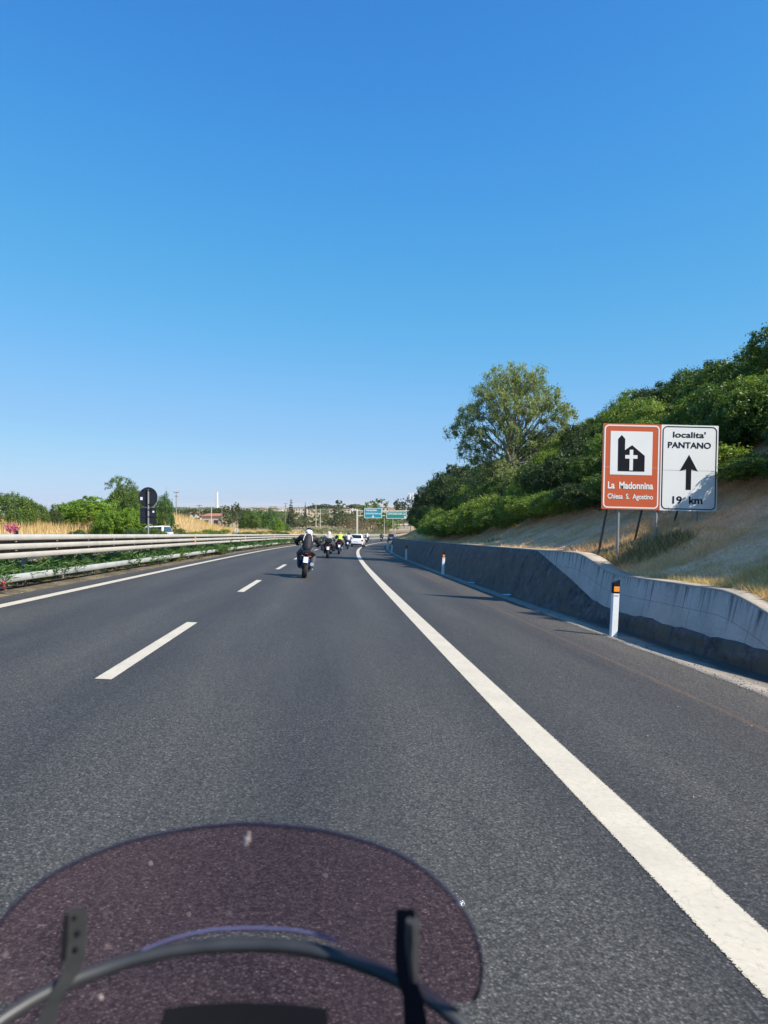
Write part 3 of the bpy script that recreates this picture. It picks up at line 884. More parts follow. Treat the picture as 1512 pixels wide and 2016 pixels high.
HS += [shrub_mesh('evergreen_shrub', 26250, 7, 0.053, 0.029, M['leafLit'], nl=8, per=26, spread=.2), shrub_mesh('evergreen_shrub', 22750, 8, 0.053, 0.029, M['leafLit'], nl=6, per=22, spread=.24)]
rr = random.Random(21)
GRP = 'evergreen shrubs massed on the bank above the retaining wall'
def put_shrub(t, d, r, h, me=None, label='dense evergreen shrub massed on the bank above the retaining wall', group=GRP, name='evergreen_shrub'):
    o = link(name, me or rr.choice(HS[:4]), None, (float(xR(d)) + t, d, float(hill(t, d)) - .1), (rr.uniform(-.1, .1), rr.uniform(-.1, .1), rr.uniform(0, 6.28)))
    o.scale = (r, r * rr.uniform(.9, 1.1), h)
    return tag(o, label, 'shrub', group)
def edge_t(d):
    return float(np.interp(d, [8, 12, 15, 17, 20, 25, 31, 36, 39, 44, 52, 60, 74, 82, 120], [8.6, 8.4, 7.95, 7.6, 7.1, 6.9, 6.2, 5.5, 4.95, 4.9, 6.0, 7.6, 7.8, 7.4, 7.6]))
d = 8.2
while d < 122:
    step = 1.75 + d * .012
    t = edge_t(d) + rr.uniform(-.1, .35)
    first = True
    while t < 16.5 + .02 * d:
        r = rr.uniform(1.25, 1.75) * (1 + d * .002) * (.85 if first else 1)
        h = r * rr.uniform(.95, 1.25) * (.85 if first else 1.0) * (.78 if d < 29 else .95)
        me_ = None
        if d < 16.6:      # the ragged top line of these shrubs throws the slanting shadow on the white sign
            x_ = float(xR(d)) + t
            al = (2.84 + .7 * (x_ - .5 * r - 7.4) - .536 * (d + .3 * r - 16) - float(hill(t, d)) + .1) / 1.22
            h = min(max(.6, al), 2.3 if d < 15 else h)
        if first and 24 < d < 37: me_ = HS[4 + int(rr.random() < .4)]  # sunlit strip painted in by picking the brighter leaf copy
        elif rr.random() < .38: me_ = HS[4 + int(rr.random() < .5)]  # more sunlit patches, again by leaf colour
        put_shrub(t, d + rr.uniform(-.6, .6), r, h, me_)
        t += r * rr.uniform(1.15, 1.5) + (t - 6) * .03
        first = False
    d += step
# a taller dark clump at the bend of the bank, and two taller crowns on the crest
for t, d, r, h in ((7.9, 86, 2.3, 3.0), (8.4, 78, 2.5, 3.5), (7.9, 95, 2.3, 2.9), (7.9, 104, 2.3, 2.7), (8.2, 113, 2.3, 2.2), (9.8, 70, 2.8, 3.6), (8.6, 60, 2.6, 3.0), (10, 88, 2.8, 3.6), (8.0, 52, 2.2, 2.3)):
    put_shrub(t, d, r, h, HS[1 if rr.random() < .6 else 3], 'tall dark evergreen bush where the right bank bends away', 'tall dark bushes at the bend of the bank')
for t, d, r, h in ((13.0, 21.6, 1.8, 1.9), (12.5, 23.8, 1.8, 1.75), (12.5, 25.9, 1.7, 1.5), (14.2, 20.2, 2.0, 1.9)):
    put_shrub(t, d, r, h, HS[0], 'taller rounded bush on the crest of the bank above the white sign', 'taller bushes on the crest above the signs')

for t, d, r, h in ((9.2, 18.4, 1.4, 1.35), (10.5, 17.9, 1.4, 1.3), (9.9, 19.6, 1.4, 1.4)):
    put_shrub(t, d, r, h)

# eucalyptus on the bank
ed = 39.5; et = 7.15 - float(xR(ed))
eb = (7.15, ed, float(hill(et, ed)) - .2)
eu = empty('eucalyptus_tree', eb, label='tall airy eucalyptus tree rising above the shrubs on the right bank', cat='tree')
er = random.Random(5)
tm = MB()
def limb(p0, p1, r0, r1, mb, n=6, wob=.12, rg=er):
    pts = []
    for i in range(n + 1):
        f = i / n
        q = Vector(p0).lerp(Vector(p1), f)
        k = math.sin(f * math.pi) * wob * (Vector(p1) - Vector(p0)).length
        q += Vector((rg.uniform(-1, 1) * k * .5, rg.uniform(-1, 1) * k * .5, k * .25))
        pts.append(q)
    mb.tube(pts, [r0 + (r1 - r0) * (i / n) for i in range(n + 1)], 7)
    return pts
tips = []
trunk_top = Vector((-.15, 0, 3.0))
limb((0, 0, 0), trunk_top, .20, .12, tm, 7, .04)
lobesE = []
for i, (x, y, z) in enumerate([(-2.3, .3, 4.9), (-1.4, -.6, 6.2), (-.3, .5, 7.0), (.8, -.3, 6.9), (1.7, .4, 6.1), (2.4, -.3, 4.9), (2.2, .5, 3.6), (-2.0, -.4, 3.6), (.2, -1.4, 5.2), (.4, 1.3, 5.3), (-2.2, .4, 2.2), (1.5, -.8, 3.0), (-.8, -1.0, 4.2), (.9, .9, 4.4), (-.9, -.8, 1.9), (.6, -.9, 1.9), (-2.7, .2, 4.2), (-1.9, .6, 5.6), (-.9, .2, 6.8), (.3, -.4, 7.3), (1.3, .3, 6.7), (2.1, -.4, 5.6), (2.6, .3, 4.2), (1.9, -.5, 2.6), (-1.5, .6, 3.2), (.2, .6, 3.4), (-.6, -1.2, 5.4), (1.0, -1.1, 5.6)]):
    st = trunk_top.lerp(Vector((0, 0, 1.0)), er.uniform(0, .6) if z < 5 else er.uniform(0, .2))
    pts = limb(st, (x * .8, y * .8, z - .35), .075, .022, tm)
    for k in range(6):
        a = er.uniform(0, 6.28); q = er.uniform(.45, 1.15)
        e = Vector((x + q * math.cos(a) * .8, y + q * math.sin(a) * .8, z + er.uniform(-.4, .6)))
        limb(pts[er.choice((3, 4, 5))], e, .022, .008, tm, 4, .1)
        lobesE.append((e.x, e.y, e.z, er.uniform(.36, .66), er.uniform(.36, .66), er.uniform(.3, .56)))
tm.build('trunk', M['barkE'], eu)
V, F = crown(52000, lobesE, .20, .044, 9, per=44, spread=.5, depth=.22, droop=.9, upb=.1, low=-1)
link('crown', np_mesh('crown', V, F, M['leafE']), eu)
eu.scale = (.97, .97, 1)

# oleanders in the median
def oleander_mesh(seed, n=420):
    rng = np.random.default_rng(seed)
    ns = 15
    base = rng.normal(size=(ns, 3)) * [.18, .18, 0]
    dirs = unit(np.c_[rng.normal(size=(ns, 2)) * .55, np.ones(ns)])
    i = rng.integers(0, ns, n)
    f = rng.uniform(.25, 1, n) ** .7
    P = base[i] + dirs[i] * f[:, None] * rng.uniform(.75, 1.0, n)[:, None]
    a = unit(np.c_[rng.normal(size=(n, 2)), rng.uniform(.1, .9, n)])
    b = unit(np.cross(a, unit(rng.normal(size=(n, 3)))))
    L = rng.uniform(.16, .28, n)[:, None]; W = rng.uniform(.034, .052, n)[:, None]
    V = np.stack([P, P + a * L * .5 + b * W * .5, P + a * L, P + a * L * .5 - b * W * .5], 1).reshape(-1, 3)
    return np_mesh('oleander', V, np.arange(4 * n).reshape(-1, 4), M['leafO'])
OL = [oleander_mesh(s) for s in (1, 2, 3)]
def flower_mesh(seed, mat):
    rng = np.random.default_rng(seed)
    P = rng.normal(size=(46, 3)) * [.07, .07, .05]
    V, F = leaves(P, unit(P + [0, 0, .05]), .06, .05, rng)
    return np_mesh('flower', V, F, mat)
FL = [flower_mesh(1, M['petal']), flower_mesh(2, M['petalo'])]
d = 10.0
k = 0
while d < 128:
    s = rr.uniform(.62, 1.0) * (1 + d * .0035)
    t = -8.40 - rr.uniform(0, .32)
    x = float(xR(d)) + t
    o = link('oleander', OL[k % 3], None, (x, d, float(ground_z(x, d))), (0, 0, rr.uniform(0, 6.28)))
    o.scale = (s * .9, s * 1.1, s * .74)
    tag(o, 'green oleander bush growing behind the low rail of the guardrail', 'shrub', 'oleanders growing along the guardrail')
    d += rr.uniform(.32, .62) * (1 + d * .012)
    k += 1
for d, t, z, m_, lab in ((13.95, -8.0, .46, 0, 'oleander with a pink flower head leaning over the low rail'), (43.5, -8.3, .62, 1, 'oleander with a coral flower between the two rails'), (17.3, -9.3, 1.60, 0, 'tall oleander whose pink flowers show above the guardrail beam')):
    x = float(xR(d)) + t; s = 1.0 if z < 1 else 1.5
    o = empty('flowering_oleander', (x, d, float(ground_z(x, d))), label=lab, cat='shrub')
    link('foliage', OL[0], o, (-.3, .1, 0)).scale = (s * .85, s * .85, s * .62)
    for q in range(2 if z < 1 else 4):
        f = link('flower', FL[m_], o, (rr.uniform(-.08, .08) * s, rr.uniform(-.05, .05), z - float(ground_z(x, d)) + rr.uniform(-.03, .06)))
        f.scale = (.85, .85, .85)
# larger bush pushing over the low rail
for d, t, s in ((40.5, -8.15, .62), (30.5, -8.35, .5)):
    x = float(xR(d)) + t
    o = link('leafy_bush', HS[2], None, (x, d, float(ground_z(x, d)) - .05)); o.scale = (s * .8, s, s * .9)
    tag(o, 'leafy green bush pushing over the low rail, %s of the two' % ('larger' if s > .55 else 'smaller'), 'shrub')

# bushes beyond the far carriageway
LB = [shrub_mesh('broad_bush', 26000, 31, .046, .028, M['leafC'], nl=8, per=30, spread=.15),
      shrub_mesh('broad_bush', 26000, 32, .046, .028, M['leafA'], nl=8, per=26, spread=.2),
      shrub_mesh('broad_bush', 24000, 33, .044, .027, M['leafB'], nl=6, per=26, spread=.2),
      shrub_mesh('broad_bush', 26000, 34, .044, .027, M['leafO'], nl=7, per=26, spread=.17)]
BIG = shrub_mesh('broad_bush', 60000, 35, .040, .026, M['leafC'], nl=11, per=30, spread=.11)
def far_bush(px, D, r, top, me, label, dz=-.2, name='broad_bush', ry=None, group=None):
    x = (px - 756) / 1400 * D
    h = (1.45 + (1052 - top) / 1400 * D - float(ground_z(x, D)) - dz) / 1.2
    o = link(name, me, None, (x, D, float(ground_z(x, D)) + dz), (0, 0, rr.uniform(0, 6.28)))
    o.scale = (r, ry or r, h)
    return tag(o, label, 'shrub', group)
far_bush(20, 57, 2.5, 974, LB[1], 'mottled olive bush at the left end behind the dry grass', name='olive_bush')
far_bush(62, 60, 1.5, 990, LB[1], 'lower olive bush beside the gap where the sea shows', name='olive_bush')
far_bush(108, 64, .8, 1002, LB[2], 'small dark bush at the left edge of the bright green bush', name='dark_bush')
o = far_bush(186, 67, 4.3, 981, BIG, 'broad bright green bush behind the dry grass, widest on the left side', ry=2.8); o.rotation_euler = (0, 0, .3)
far_bush(240, 69, 2.5, 966, LB[1], 'olive green shoulder bush in front of the tallest left tree')
far_bush(244, 61, 2.7, 1004, BIG, 'rounded bright green bush reaching toward the round sign', dz=-.3)
far_bush(321, 74, 1.45, 979, LB[3], 'upright green bush just right of the round sign')
far_bush(345, 96, .9, 1034, LB[3], 'low green clump at the foot of the dry mound', dz=0)
far_bush(512, 150, 3.6, 1007, LB[3], 'large green bush on the right end of the dry mound')
far_bush(492, 146, 3.0, 1008, LB[1], 'green bush crowning the right end of the dry mound')
far_bush(532, 160, 3.4, 1014, LB[0], 'bright green bush stepping down beside the dry mound')
far_bush(553, 168, 2.8, 1030, LB[3], 'low green bush at the end of the row by the mound')
far_bush(618, 190, 2.4, 1042, LB[2], 'small dark bush in front of the reddish field')
for i in range(20):
    d = 58 + i * 5.0 + rr.uniform(-1, 1); t = -22.9 - rr.uniform(0, .8); x = float(xR(d)) + t; s = rr.uniform(.6, 1.0)
    o = link('roadside_shrub', LB[rr.choice((1, 3, 0))], None, (x, d, float(ground_z(x, d)) - .1), (0, 0, rr.uniform(0, 6)))
    o.scale = (s * 1.3, s * 1.3, s * .9)
    tag(o, 'low green shrub along the far edge of the opposite carriageway', 'shrub', 'low shrubs along the opposite carriageway')

def tree_proto(n, lobes, ln, wd, leafm, seed, h, tr=.16, bark='bark', **k):
    V, F = crown(n, lobes, ln, wd, seed, **k)
    cm = np_mesh('crown', V, F, leafm)
    t_ = MB(); rg = random.Random(seed)
    limb((0, 0, -.3), (0, 0, h * .72), tr, tr * .35, t_, 5, .03, rg)
    for i in range(6):
        l = lobes[i % len(lobes)]
        limb((0, 0, h * rg.uniform(.25, .55)), (l[0] * .8, l[1] * .8, l[2]), tr * .4, tr * .12, t_, 4, .08, rg)
    return cm, t_.mesh('trunk', M[bark], 'auto')
def rnd_lobes(seed, n, w, h, z0, s):
    g_ = random.Random(seed)
    return [(g_.uniform(-w, w) * .6, g_.uniform(-w, w) * .6, g_.uniform(z0, h - s * .6), s * g_.uniform(.7, 1.2), s * g_.uniform(.7, 1.2), s * g_.uniform(.6, 1.0)) for _ in range(n)]
# all protos about 1 unit = 1 m, 8 m tall
TP = {
 'round':  tree_proto(3600, rnd_lobes(1, 12, 4.2, 8, 2.6, 1.7), .40, .24, M['leafF'], 1, 8),
 'dark':   tree_proto(3600, rnd_lobes(2, 12, 4.0, 8, 2.4, 1.7), .38, .22, M['leafG'], 2, 8),
 'bright': tree_proto(3600, rnd_lobes(3, 11, 3.8, 8, 1.8, 1.7), .38, .24, M['leafY'], 3, 8),
 'olive':  tree_proto(3200, rnd_lobes(4, 12, 4.6, 7, 2.0, 1.8), .38, .2, M['leafS'], 4, 7),
 'brown':  tree_proto(2600, rnd_lobes(5, 12, 4.2, 7.5, 1.8, 1.6), .32, .12, M['leafH'], 5, 7.5),
 'pine':   tree_proto(3600, [(math.cos(a) * q, math.sin(a) * q, 6.6 + .5 * (1 - q / 3.4), 1.5, 1.5, .75) for a, q in [(i * 1.26, 2.4 if i % 2 else 3.1) for i in range(9)]] + [(0, 0, 7.0, 2.2, 2.2, .9)], .36, .2, M['leafG'], 6, 8),
 'poplar': tree_proto(3000, [(random.Random(i).uniform(-.3, .3), random.Random(i + 9).uniform(-.3, .3), 1.6 + i * .8, 1.15 - abs(i - 3) * .09, 1.15 - abs(i - 3) * .09, .9) for i in range(8)], .34, .2, M['leafF'], 7, 8),
 'spire':  tree_proto(11000, [(0, 0, 1.0 + i * .62, 1.9 - i * .155, 1.9 - i * .155, .30) for i in range(12)], .30, .14, M['leafG'], 8, 8.3),
}
TL = {'round': 'mid green round tree in the wooded belt beyond the road', 'dark': 'dark green tree in the wooded belt beyond the road',
      'bright': 'bright green tree in the wooded belt beyond the road', 'olive': 'greyish olive tree in the wooded belt beyond the road',
      'brown': 'brownish half bare tree beyond the far guardrail'}
def tree(kind, px, D, h, w=1., label=None, group=None, dz=0., name=None):
    cm, tm_ = TP[kind]
    x = (px - 756) / 1400 * D
    s = h / 8.
    o = empty(name or {'pine': 'umbrella_pine', 'poplar': 'poplar_tree', 'spire': 'conifer_tree'}.get(kind, 'broadleaf_tree'), (x, D, float(ground_z(x, D)) + dz), (0, 0, rr.uniform(0, 6.28)))
    o.scale = (s * w, s * w, s)
    tag(o, label or TL[kind], 'tree', group or (None if label else kind + ' trees of the belt beyond the road'))
    link('crown', cm, o); link('trunk', tm_, o)
    return o
TP['near'] = tree_proto(42000, rnd_lobes(12, 20, 3.6, 8, 1.6, 1.8), .15, .085, M['leafA'], 12, 8, per=30)
tree('near', 268, 71, 6.3, .9, 'tall olive tree behind the bright green bush on the left')
tree('near', 250, 67, 4.7, .8, 'rounded lower tree leaning out beside the tallest left tree')
# single trees one can pick out along the skyline
tree('poplar', 443, 225, 9.3, 1.3, 'upright poplar standing alone behind the dry mound')
tree('dark', 466, 235, 9.6, .8, 'dark bushy tree with a twin top right of the upright poplar', dz=.4)
tree('dark', 480, 245, 8.4, .6, 'smaller dark tree beside the bushy twin top tree', dz=.4)
tree('dark', 400, 240, 8.2, .9, 'dark rounded tree left of the chimney')
tree('round', 423, 260, 8.5, .75, 'green tree standing at the foot of the chimney')
tree('olive', 362, 300, 7.0, 1.3, 'low olive tree on the left skyline by the slim lamp post', dz=1)
tree('olive', 372, 330, 6.5, 1.3, 'second low olive tree on the left skyline', dz=1)
tree('spire', 573, 330, 14.0, .75, 'tall dark conifer with tiered branches on the skyline')
tree('spire', 601, 480, 12.0, .45, 'slim dark cypress shaped tree right of the tiered conifer', dz=2)
tree('pine', 640, 420, 12.5, 1.35, 'wide flat topped umbrella pine on the skyline')
tree('pine', 622, 440, 12.2, 1.0, 'smaller umbrella pine left of the wide one')
tree('poplar', 668, 390, 14.5, 1.5, 'tall grey green tree standing between the pines on the skyline')
tree('pine', 700, 420, 12.5, 1.2, 'umbrella pine just left of the gantry signs')
tree('bright', 734, 300, 14.5, 1.0, 'large yellow green tree rising behind the left gantry sign')
tree('dark', 796, 360, 15.0, .8, 'dark tree right of the gantry beside the mast')
tree('dark', 786, 380, 13.5, .7, 'smaller dark tree rising above the right gantry sign')
for px, D, h, w_ in ((694, 268, 8.0, 1.2), (712, 272, 8.6, 1.25), (724, 262, 6.0, 1.2), (703, 260, 6.5, 1.1), (685, 280, 7.5, 1.1), (738, 268, 6.6, 1.1)):
    tree('brown', px, D, h, w_)
for px, D, h, w_ in ((752, 285, 8.5, 1.1), (766, 275, 8.8, 1.15), (760, 265, 6.6, 1.1), (774, 300, 8.5, 1.0), (730, 290, 9.0, 1.0)):
    tree('bright', px, D, h, w_)
g2 = random.Random(77)
for i in range(150):
    px = g2.uniform(330, 830); D = 345 + 420 * g2.random() ** 1.5
    if px < 500: D = g2.uniform(340, 800)
    k = g2.choices(['round', 'dark', 'bright', 'olive'], [4, 3, 1.6, 3])[0]
    zg_ = float(ground_z((px - 756) / 1400 * D, D))
    top_ = g2.uniform(1001, 1008) if px < 500 else g2.uniform(1006, 1022)
    tree(k, px, D, min(10, max(3, 1.45 + (1052 - top_) / 1400 * D - zg_ + .5)), g2.uniform(.95, 1.5), dz=-.5)
for i in range(40):
    px = g2.uniform(556, 800); D = g2.uniform(335, 375)
    tree(g2.choice(['round', 'olive', 'dark', 'bright', 'olive']), px, D, g2.uniform(3.2, 6.5), g2.uniform(1.1, 1.6), dz=-.4)
# far woods that read as one mass
V = []; F = []; b = 0
for i in range(420):
    px = g2.uniform(150, 860); D = g2.uniform(800, 2600); x = (px - 756) / 1400 * D; s = D / 800 * g2.uniform(.8, 1.3)
    z = float(ground_z(x, D))
    n = 90
    pr = RNG.normal(size=(n, 3)); pr = unit(pr) * RNG.uniform(.6, 1, (n, 1)) * [5 * s, 5 * s, 1.5 * s] + [x, D, z + .8]
    v, f = leaves(pr, unit(RNG.normal(size=(n, 3)) + [0, -.4, .5]), 1.5 * s, 1.1 * s, RNG)
    V.append(v); F.append(f + b); b += len(v)
tag(link('distant_woods', np_mesh('distant_woods', np.vstack(V), np.vstack(F), M['leafF'])), 'distant dark green woods between the town and the road', 'woods', kind='stuff')
V = []; F = []; b = 0
for i in range(300):
    d = g2.uniform(180, 330); t = -24 - g2.uniform(0, 5); x = float(xR(min(d, 260))) + t; z = float(ground_z(x, d)); s = g2.uniform(.6, 1.3)
    pr = unit(RNG.normal(size=(60, 3))) * [1.6 * s, 1.6 * s, 1.1 * s] + [x, d, z + .5]
    v, f = leaves(pr, unit(RNG.normal(size=(60, 3)) + [0, -.3, .6]), .5, .16, RNG)
    V.append(v); F.append(f + b); b += len(v)
tag(link('undergrowth', np_mesh('undergrowth', np.vstack(V), np.vstack(F), M['leafS'])), 'pale green undergrowth and reeds behind the far guardrail', 'undergrowth', kind='stuff')

# ------------------------------------------------------------------ signs
def text_mesh(body, mat, x0, x1, base, cap, bold=.0, depth=.0015):
    cu = bpy.data.curves.new('lettering', 'FONT')
    cu.body = body; cu.size = 1; cu.offset = bold; cu.extrude = depth
    ob = bpy.data.objects.new('lettering', cu); COL.objects.link(ob)
    me = bpy.data.meshes.new_from_object(ob.evaluated_get(bpy.context.evaluated_depsgraph_get()))
    bpy.data.objects.remove(ob)
    co = np.empty(len(me.vertices) * 3, np.float32); me.vertices.foreach_get('co', co); co = co.reshape(-1, 3)
    sx = (x1 - x0) / (co[:, 0].max() - co[:, 0].min())
    sy = cap / .727
    mn = co[:, 0].min()
    V = np.c_[(co[:, 0] - mn) * sx + x0, -co[:, 2], co[:, 1] * sy + base]
    me.vertices.foreach_set('co', V.astype(np.float32).ravel()); me.update()
    me.materials.clear(); me.materials.append(mat)
    return me
def rrect(x0, z0, x1, z1, r, n=6):
    P = []
    for cx, cz, a0 in ((x1 - r, z0 + r, -90), (x1 - r, z1 - r, 0), (x0 + r, z1 - r, 90), (x0 + r, z0 + r, 180)):
        P += [(cx + r * math.cos(R(a0 + 90 * i / n)), cz + r * math.sin(R(a0 + 90 * i / n))) for i in range(n + 1)]
    return P
def rring(mb, x0, z0, x1, z1, r, wd, y0, y1, mi=0):
    a = rrect(x0, z0, x1, z1, r); b = rrect(x0 + wd, z0 + wd, x1 - wd, z1 - wd, max(.005, r - wd))
    n = len(a)
    V = [(p[0], y0, p[1]) for p in a] + [(p[0], y0, p[1]) for p in b] + [(p[0], y1, p[1]) for p in a] + [(p[0], y1, p[1]) for p in b]
    F = []
    for i in range(n):
        j = (i + 1) % n
        F += [(i, j, n + j, n + i), (i, 2 * n + i, 2 * n + j, j), (n + i, n + j, 3 * n + j, 3 * n + i)]
    mb.add(V, F, mi)
SD = 16.0
def gz(x, d): return float(hill(x - float(xR(d)), d))
H_ = 1.93
z_top = 1.45 + (1052 - 833) / 1400 * SD; z_bot = z_top - H_
XL = (1184 - 756) / 1400 * SD; W1 = 1.30; W2 = 1.285
rot = (0, .024, 0)
bs_ = empty('tourist_sign', (XL, SD, z_bot), rot, 'brown tourist sign with a black church symbol reading La Madonnina', 'sign')
pn = MB(); pn.prism(rrect(0, 0, W1, H_, .012, 2), 0, .028); pn.build('panel', M['brown'], bs_)
bd = MB(); rring(bd, .028, .028, W1 - .028, H_ - .028, .10, .030, -.004, .002); bd.build('border', M['signw'], bs_)
wq = MB(); wq.prism([(.17, H_ - 1.15), (1.115, H_ - 1.15), (1.115, H_ - .17), (.17, H_ - .17)], -.004, .002); wq.build('pictogram_field', M['signw'], bs_)
ch = MB(); ch.prism([(.345, H_ - 1.07), (.945, H_ - 1.07), (.945, H_ - .715), (.655, H_ - .48), (.497, H_ - .595), (.497, H_ - .345), (.418, H_ - .255), (.34, H_ - .345)][::-1], -.0075, -.003); ch.build('church_symbol', M['signk'], bs_)
cr = MB(); cr.prism([(.604, H_ - 1.05), (.682, H_ - 1.05), (.682, H_ - .785), (.78, H_ - .785), (.78, H_ - .705), (.682, H_ - .705), (.682, H_ - .585), (.604, H_ - .585), (.604, H_ - .705), (.505, H_ - .705), (.505, H_ - .785), (.604, H_ - .785)][::-1], -.011, -.006); cr.build('cross', M['signw'], bs_)
link('lettering', text_mesh('La  Madonnina', M['signw'], .13, 1.15, H_ - 1.46, .155, .030), bs_, (0, -.004, 0))
link('lettering', text_mesh('Chiesa  S.  Agostino', M['signw'], .13, 1.15, H_ - 1.69, .115, .020), bs_, (0, -.004, 0))
sm = MB(); sm.box((W1 / 2, -.0025, H_ - .985), (W1, .005, .004)); sm.build('seam', M['signw'], bs_)
ws = empty('direction_sign', (XL + (W1 + .008) * math.cos(.024), SD, z_bot - (W1 + .008) * math.sin(.024)), rot, 'white sign with a black upward arrow reading PANTANO 19 km', 'sign')
pn = MB(); pn.prism(rrect(0, 0, W2, H_, .012, 2), 0, .028); pn.build('panel', M['signw'], ws)
bd = MB(); rring(bd, .03, .03, W2 - .03, H_ - .03, .11, .022, -.004, .002); bd.build('border', M['signk'], ws)
ar = MB(); ar.prism([(.635, H_ - .665), (.43, H_ - 1.035), (.577, H_ - .995), (.577, H_ - 1.455), (.693, H_ - 1.455), (.693, H_ - .995), (.84, H_ - 1.035)], -.004, .002); ar.build('arrow', M['signk'], ws)
link('lettering', text_mesh("localita'", M['signk'], .265, 1.0, H_ - .278, .130, .018), ws, (0, -.004, 0))
link('lettering', text_mesh('PANTANO', M['signk'], .155, 1.12, H_ - .515, .135, .02), ws, (0, -.004, 0))
link('lettering', text_mesh('19  km', M['signk'], .285, .96, H_ - 1.765, .165, .022), ws, (0, -.004, 0))
sm = MB(); sm.box((W2 / 2, -.0005, H_ - 1.02), (W2 - .12, .004, .004)); sm.build('seam', M['post'], ws)
for par, lx in ((bs_, .40), (bs_, 1.255), (ws, .86)):
    wx = par.location.x + lx; wz = gz(wx, SD) - par.location.z
    p_ = MB(); p_.tube([(lx, .062, wz - .3), (lx, .062, H_ - .1)], .031, 12); p_.build('post', M['post'], par)
    g_ = gz(wx - .17, SD + 1.0) - par.location.z
    p_ = MB(); p_.tube([(lx - .20, .95, wz - .2), (lx - .02, .10, H_ - .5)], .026, 10); p_.build('brace', M['rust'], par)

def delineator():
    pb = MB(); pb.loft([[(x, y, z) for x, y in ((-.06, -.02), (-.045, -.045), (.045, -.045), (.06, -.02), (.05, .04), (-.05, .04))] for z in (-.1, .70)])
    body = pb.mesh('post_body', M['white'], 'auto')
    pr = ((-.06, -.02), (-.045, -.045), (.045, -.045), (.06, -.02), (.05, .04), (-.05, .04))
    return body, pr
body_me, prd = delineator()
cb = MB(); cb.loft([[(x * 1.03, y * 1.03, .695) for x, y in prd], [(x * 1.03, y * 1.03, .885 + x * .45) for x, y in prd]])
cap_me = cb.mesh('black_top', M['signk'], 'auto')
rb = MB(); rb.box((0, -.048, .765), (.092, .006, .085), bev=.002); ref_me = rb.mesh('reflector', M['orange'], 'auto')
rb = MB(); rb.box((0, -.0475, .66), (.075, .003, .012)); mk_me = rb.mesh('maker_mark', M['post'], 'auto')
dl = ['white marker post with an orange reflector standing before the stepped wall, nearest the camera', 'white marker post with an orange reflector, second along the right shoulder', 'white marker post third along the right shoulder', 'white marker post fourth along the right shoulder', 'white marker post fifth along the right shoulder', 'white marker post sixth and farthest along the right shoulder']
for i, d in enumerate((11.45, 29.3, 46.0, 63.5, 81, 98)):
    t = 3.02
    o = empty('delineator_post', (float(xR(d)) + t, d, float(bank(t)) - .005), (rr.uniform(-.02, .02), .035 + rr.uniform(-.015, .02), -math.atan(xs(d))), dl[i], 'marker post', 'marker posts along the right shoulder')
    link('post_body', body_me, o); link('black_top', cap_me, o); link('reflector', ref_me, o)
    if i < 2: link('maker_mark', mk_me, o)

# round sign seen from behind, in the median
d = 33.; x = (291.5 - 756) / 1400 * d
sg = empty('road_sign', (x, d, float(ground_z(x, d))), (0, 0, R(4)), 'back of a dark round road sign above a square plate on a grey pole', 'sign')
z0 = float(ground_z(x, d))
zc = 1.45 + (1052 - 979) / 1400 * d - z0; zq = 1.45 + (1052 - 1015.5) / 1400 * d - z0
q = MB(); q.prism([(.43 * math.cos(a), zc + .47 * math.sin(a)) for a in [2 * math.pi * k / 40 for k in range(40)]], 0, .025)
q.build('round_panel', M['signback'], sg)
q = MB(); q.prism(rrect(-.365, zq - .375, .365, zq + .375, .03), 0, .025); q.build('square_panel', M['signback'], sg)
q = MB(); q.tube([(.02, -.045, -.3), (.02, -.045, zc + .36)], .042, 12); q.build('pole', M['post'], sg)
q = MB()
for z in (zc + .32, zc - .33, zq + .28, zq - .04): q.box((.02, -.012, z), (.6 if z > zq + .3 else .66, .02, .022)); q.box((.05, -.06, z), (.1, .07, .04))
q.build('bracket', M['dkmetal'], sg)
q = MB(); q.box((-.30, -.004, zc - .06), (.11, .008, .14)); q.box((.24, -.004, zq + .19), (.08, .008, .09)); q.build('sticker', M['plate'], sg)
# small white distance plate above the guardrail
d = 66.; x = (465.5 - 756) / 1400 * d; zg = float(ground_z(x, d)); zc = 1.45 + (1052 - 1044.5) / 1400 * d - zg
sg = empty('kilometre_plate', (x, d, zg), (0, 0, 0), 'small white plate on a short post just above the guardrail', 'sign')
q = MB(); q.prism(rrect(-.17, zc - .17, .17, zc + .17, .02), 0, .02); q.build('panel', M['signw'], sg)
q = MB(); q.tube([(0, .04, -.2), (0, .04, zc)], .025, 8); q.build('post', M['post'], sg)
link('lettering', text_mesh('22', M['signk'], -.09, .09, zc - .10, .2, .02), sg, (0, -.004, 0))
q = MB(); q.box((0, 0, 0), (.13, .05, .22), bev=.01); q.tube([(0, .03, -.1), (0, .03, -1.3)], .03, 8)
x = (32 - 756) / 1400 * 22; tag(q.build('marker_stub', M['signback'], loc=(x, 22, 1.56)), 'small dark stub marker showing just above the guardrail at far left', 'marker')

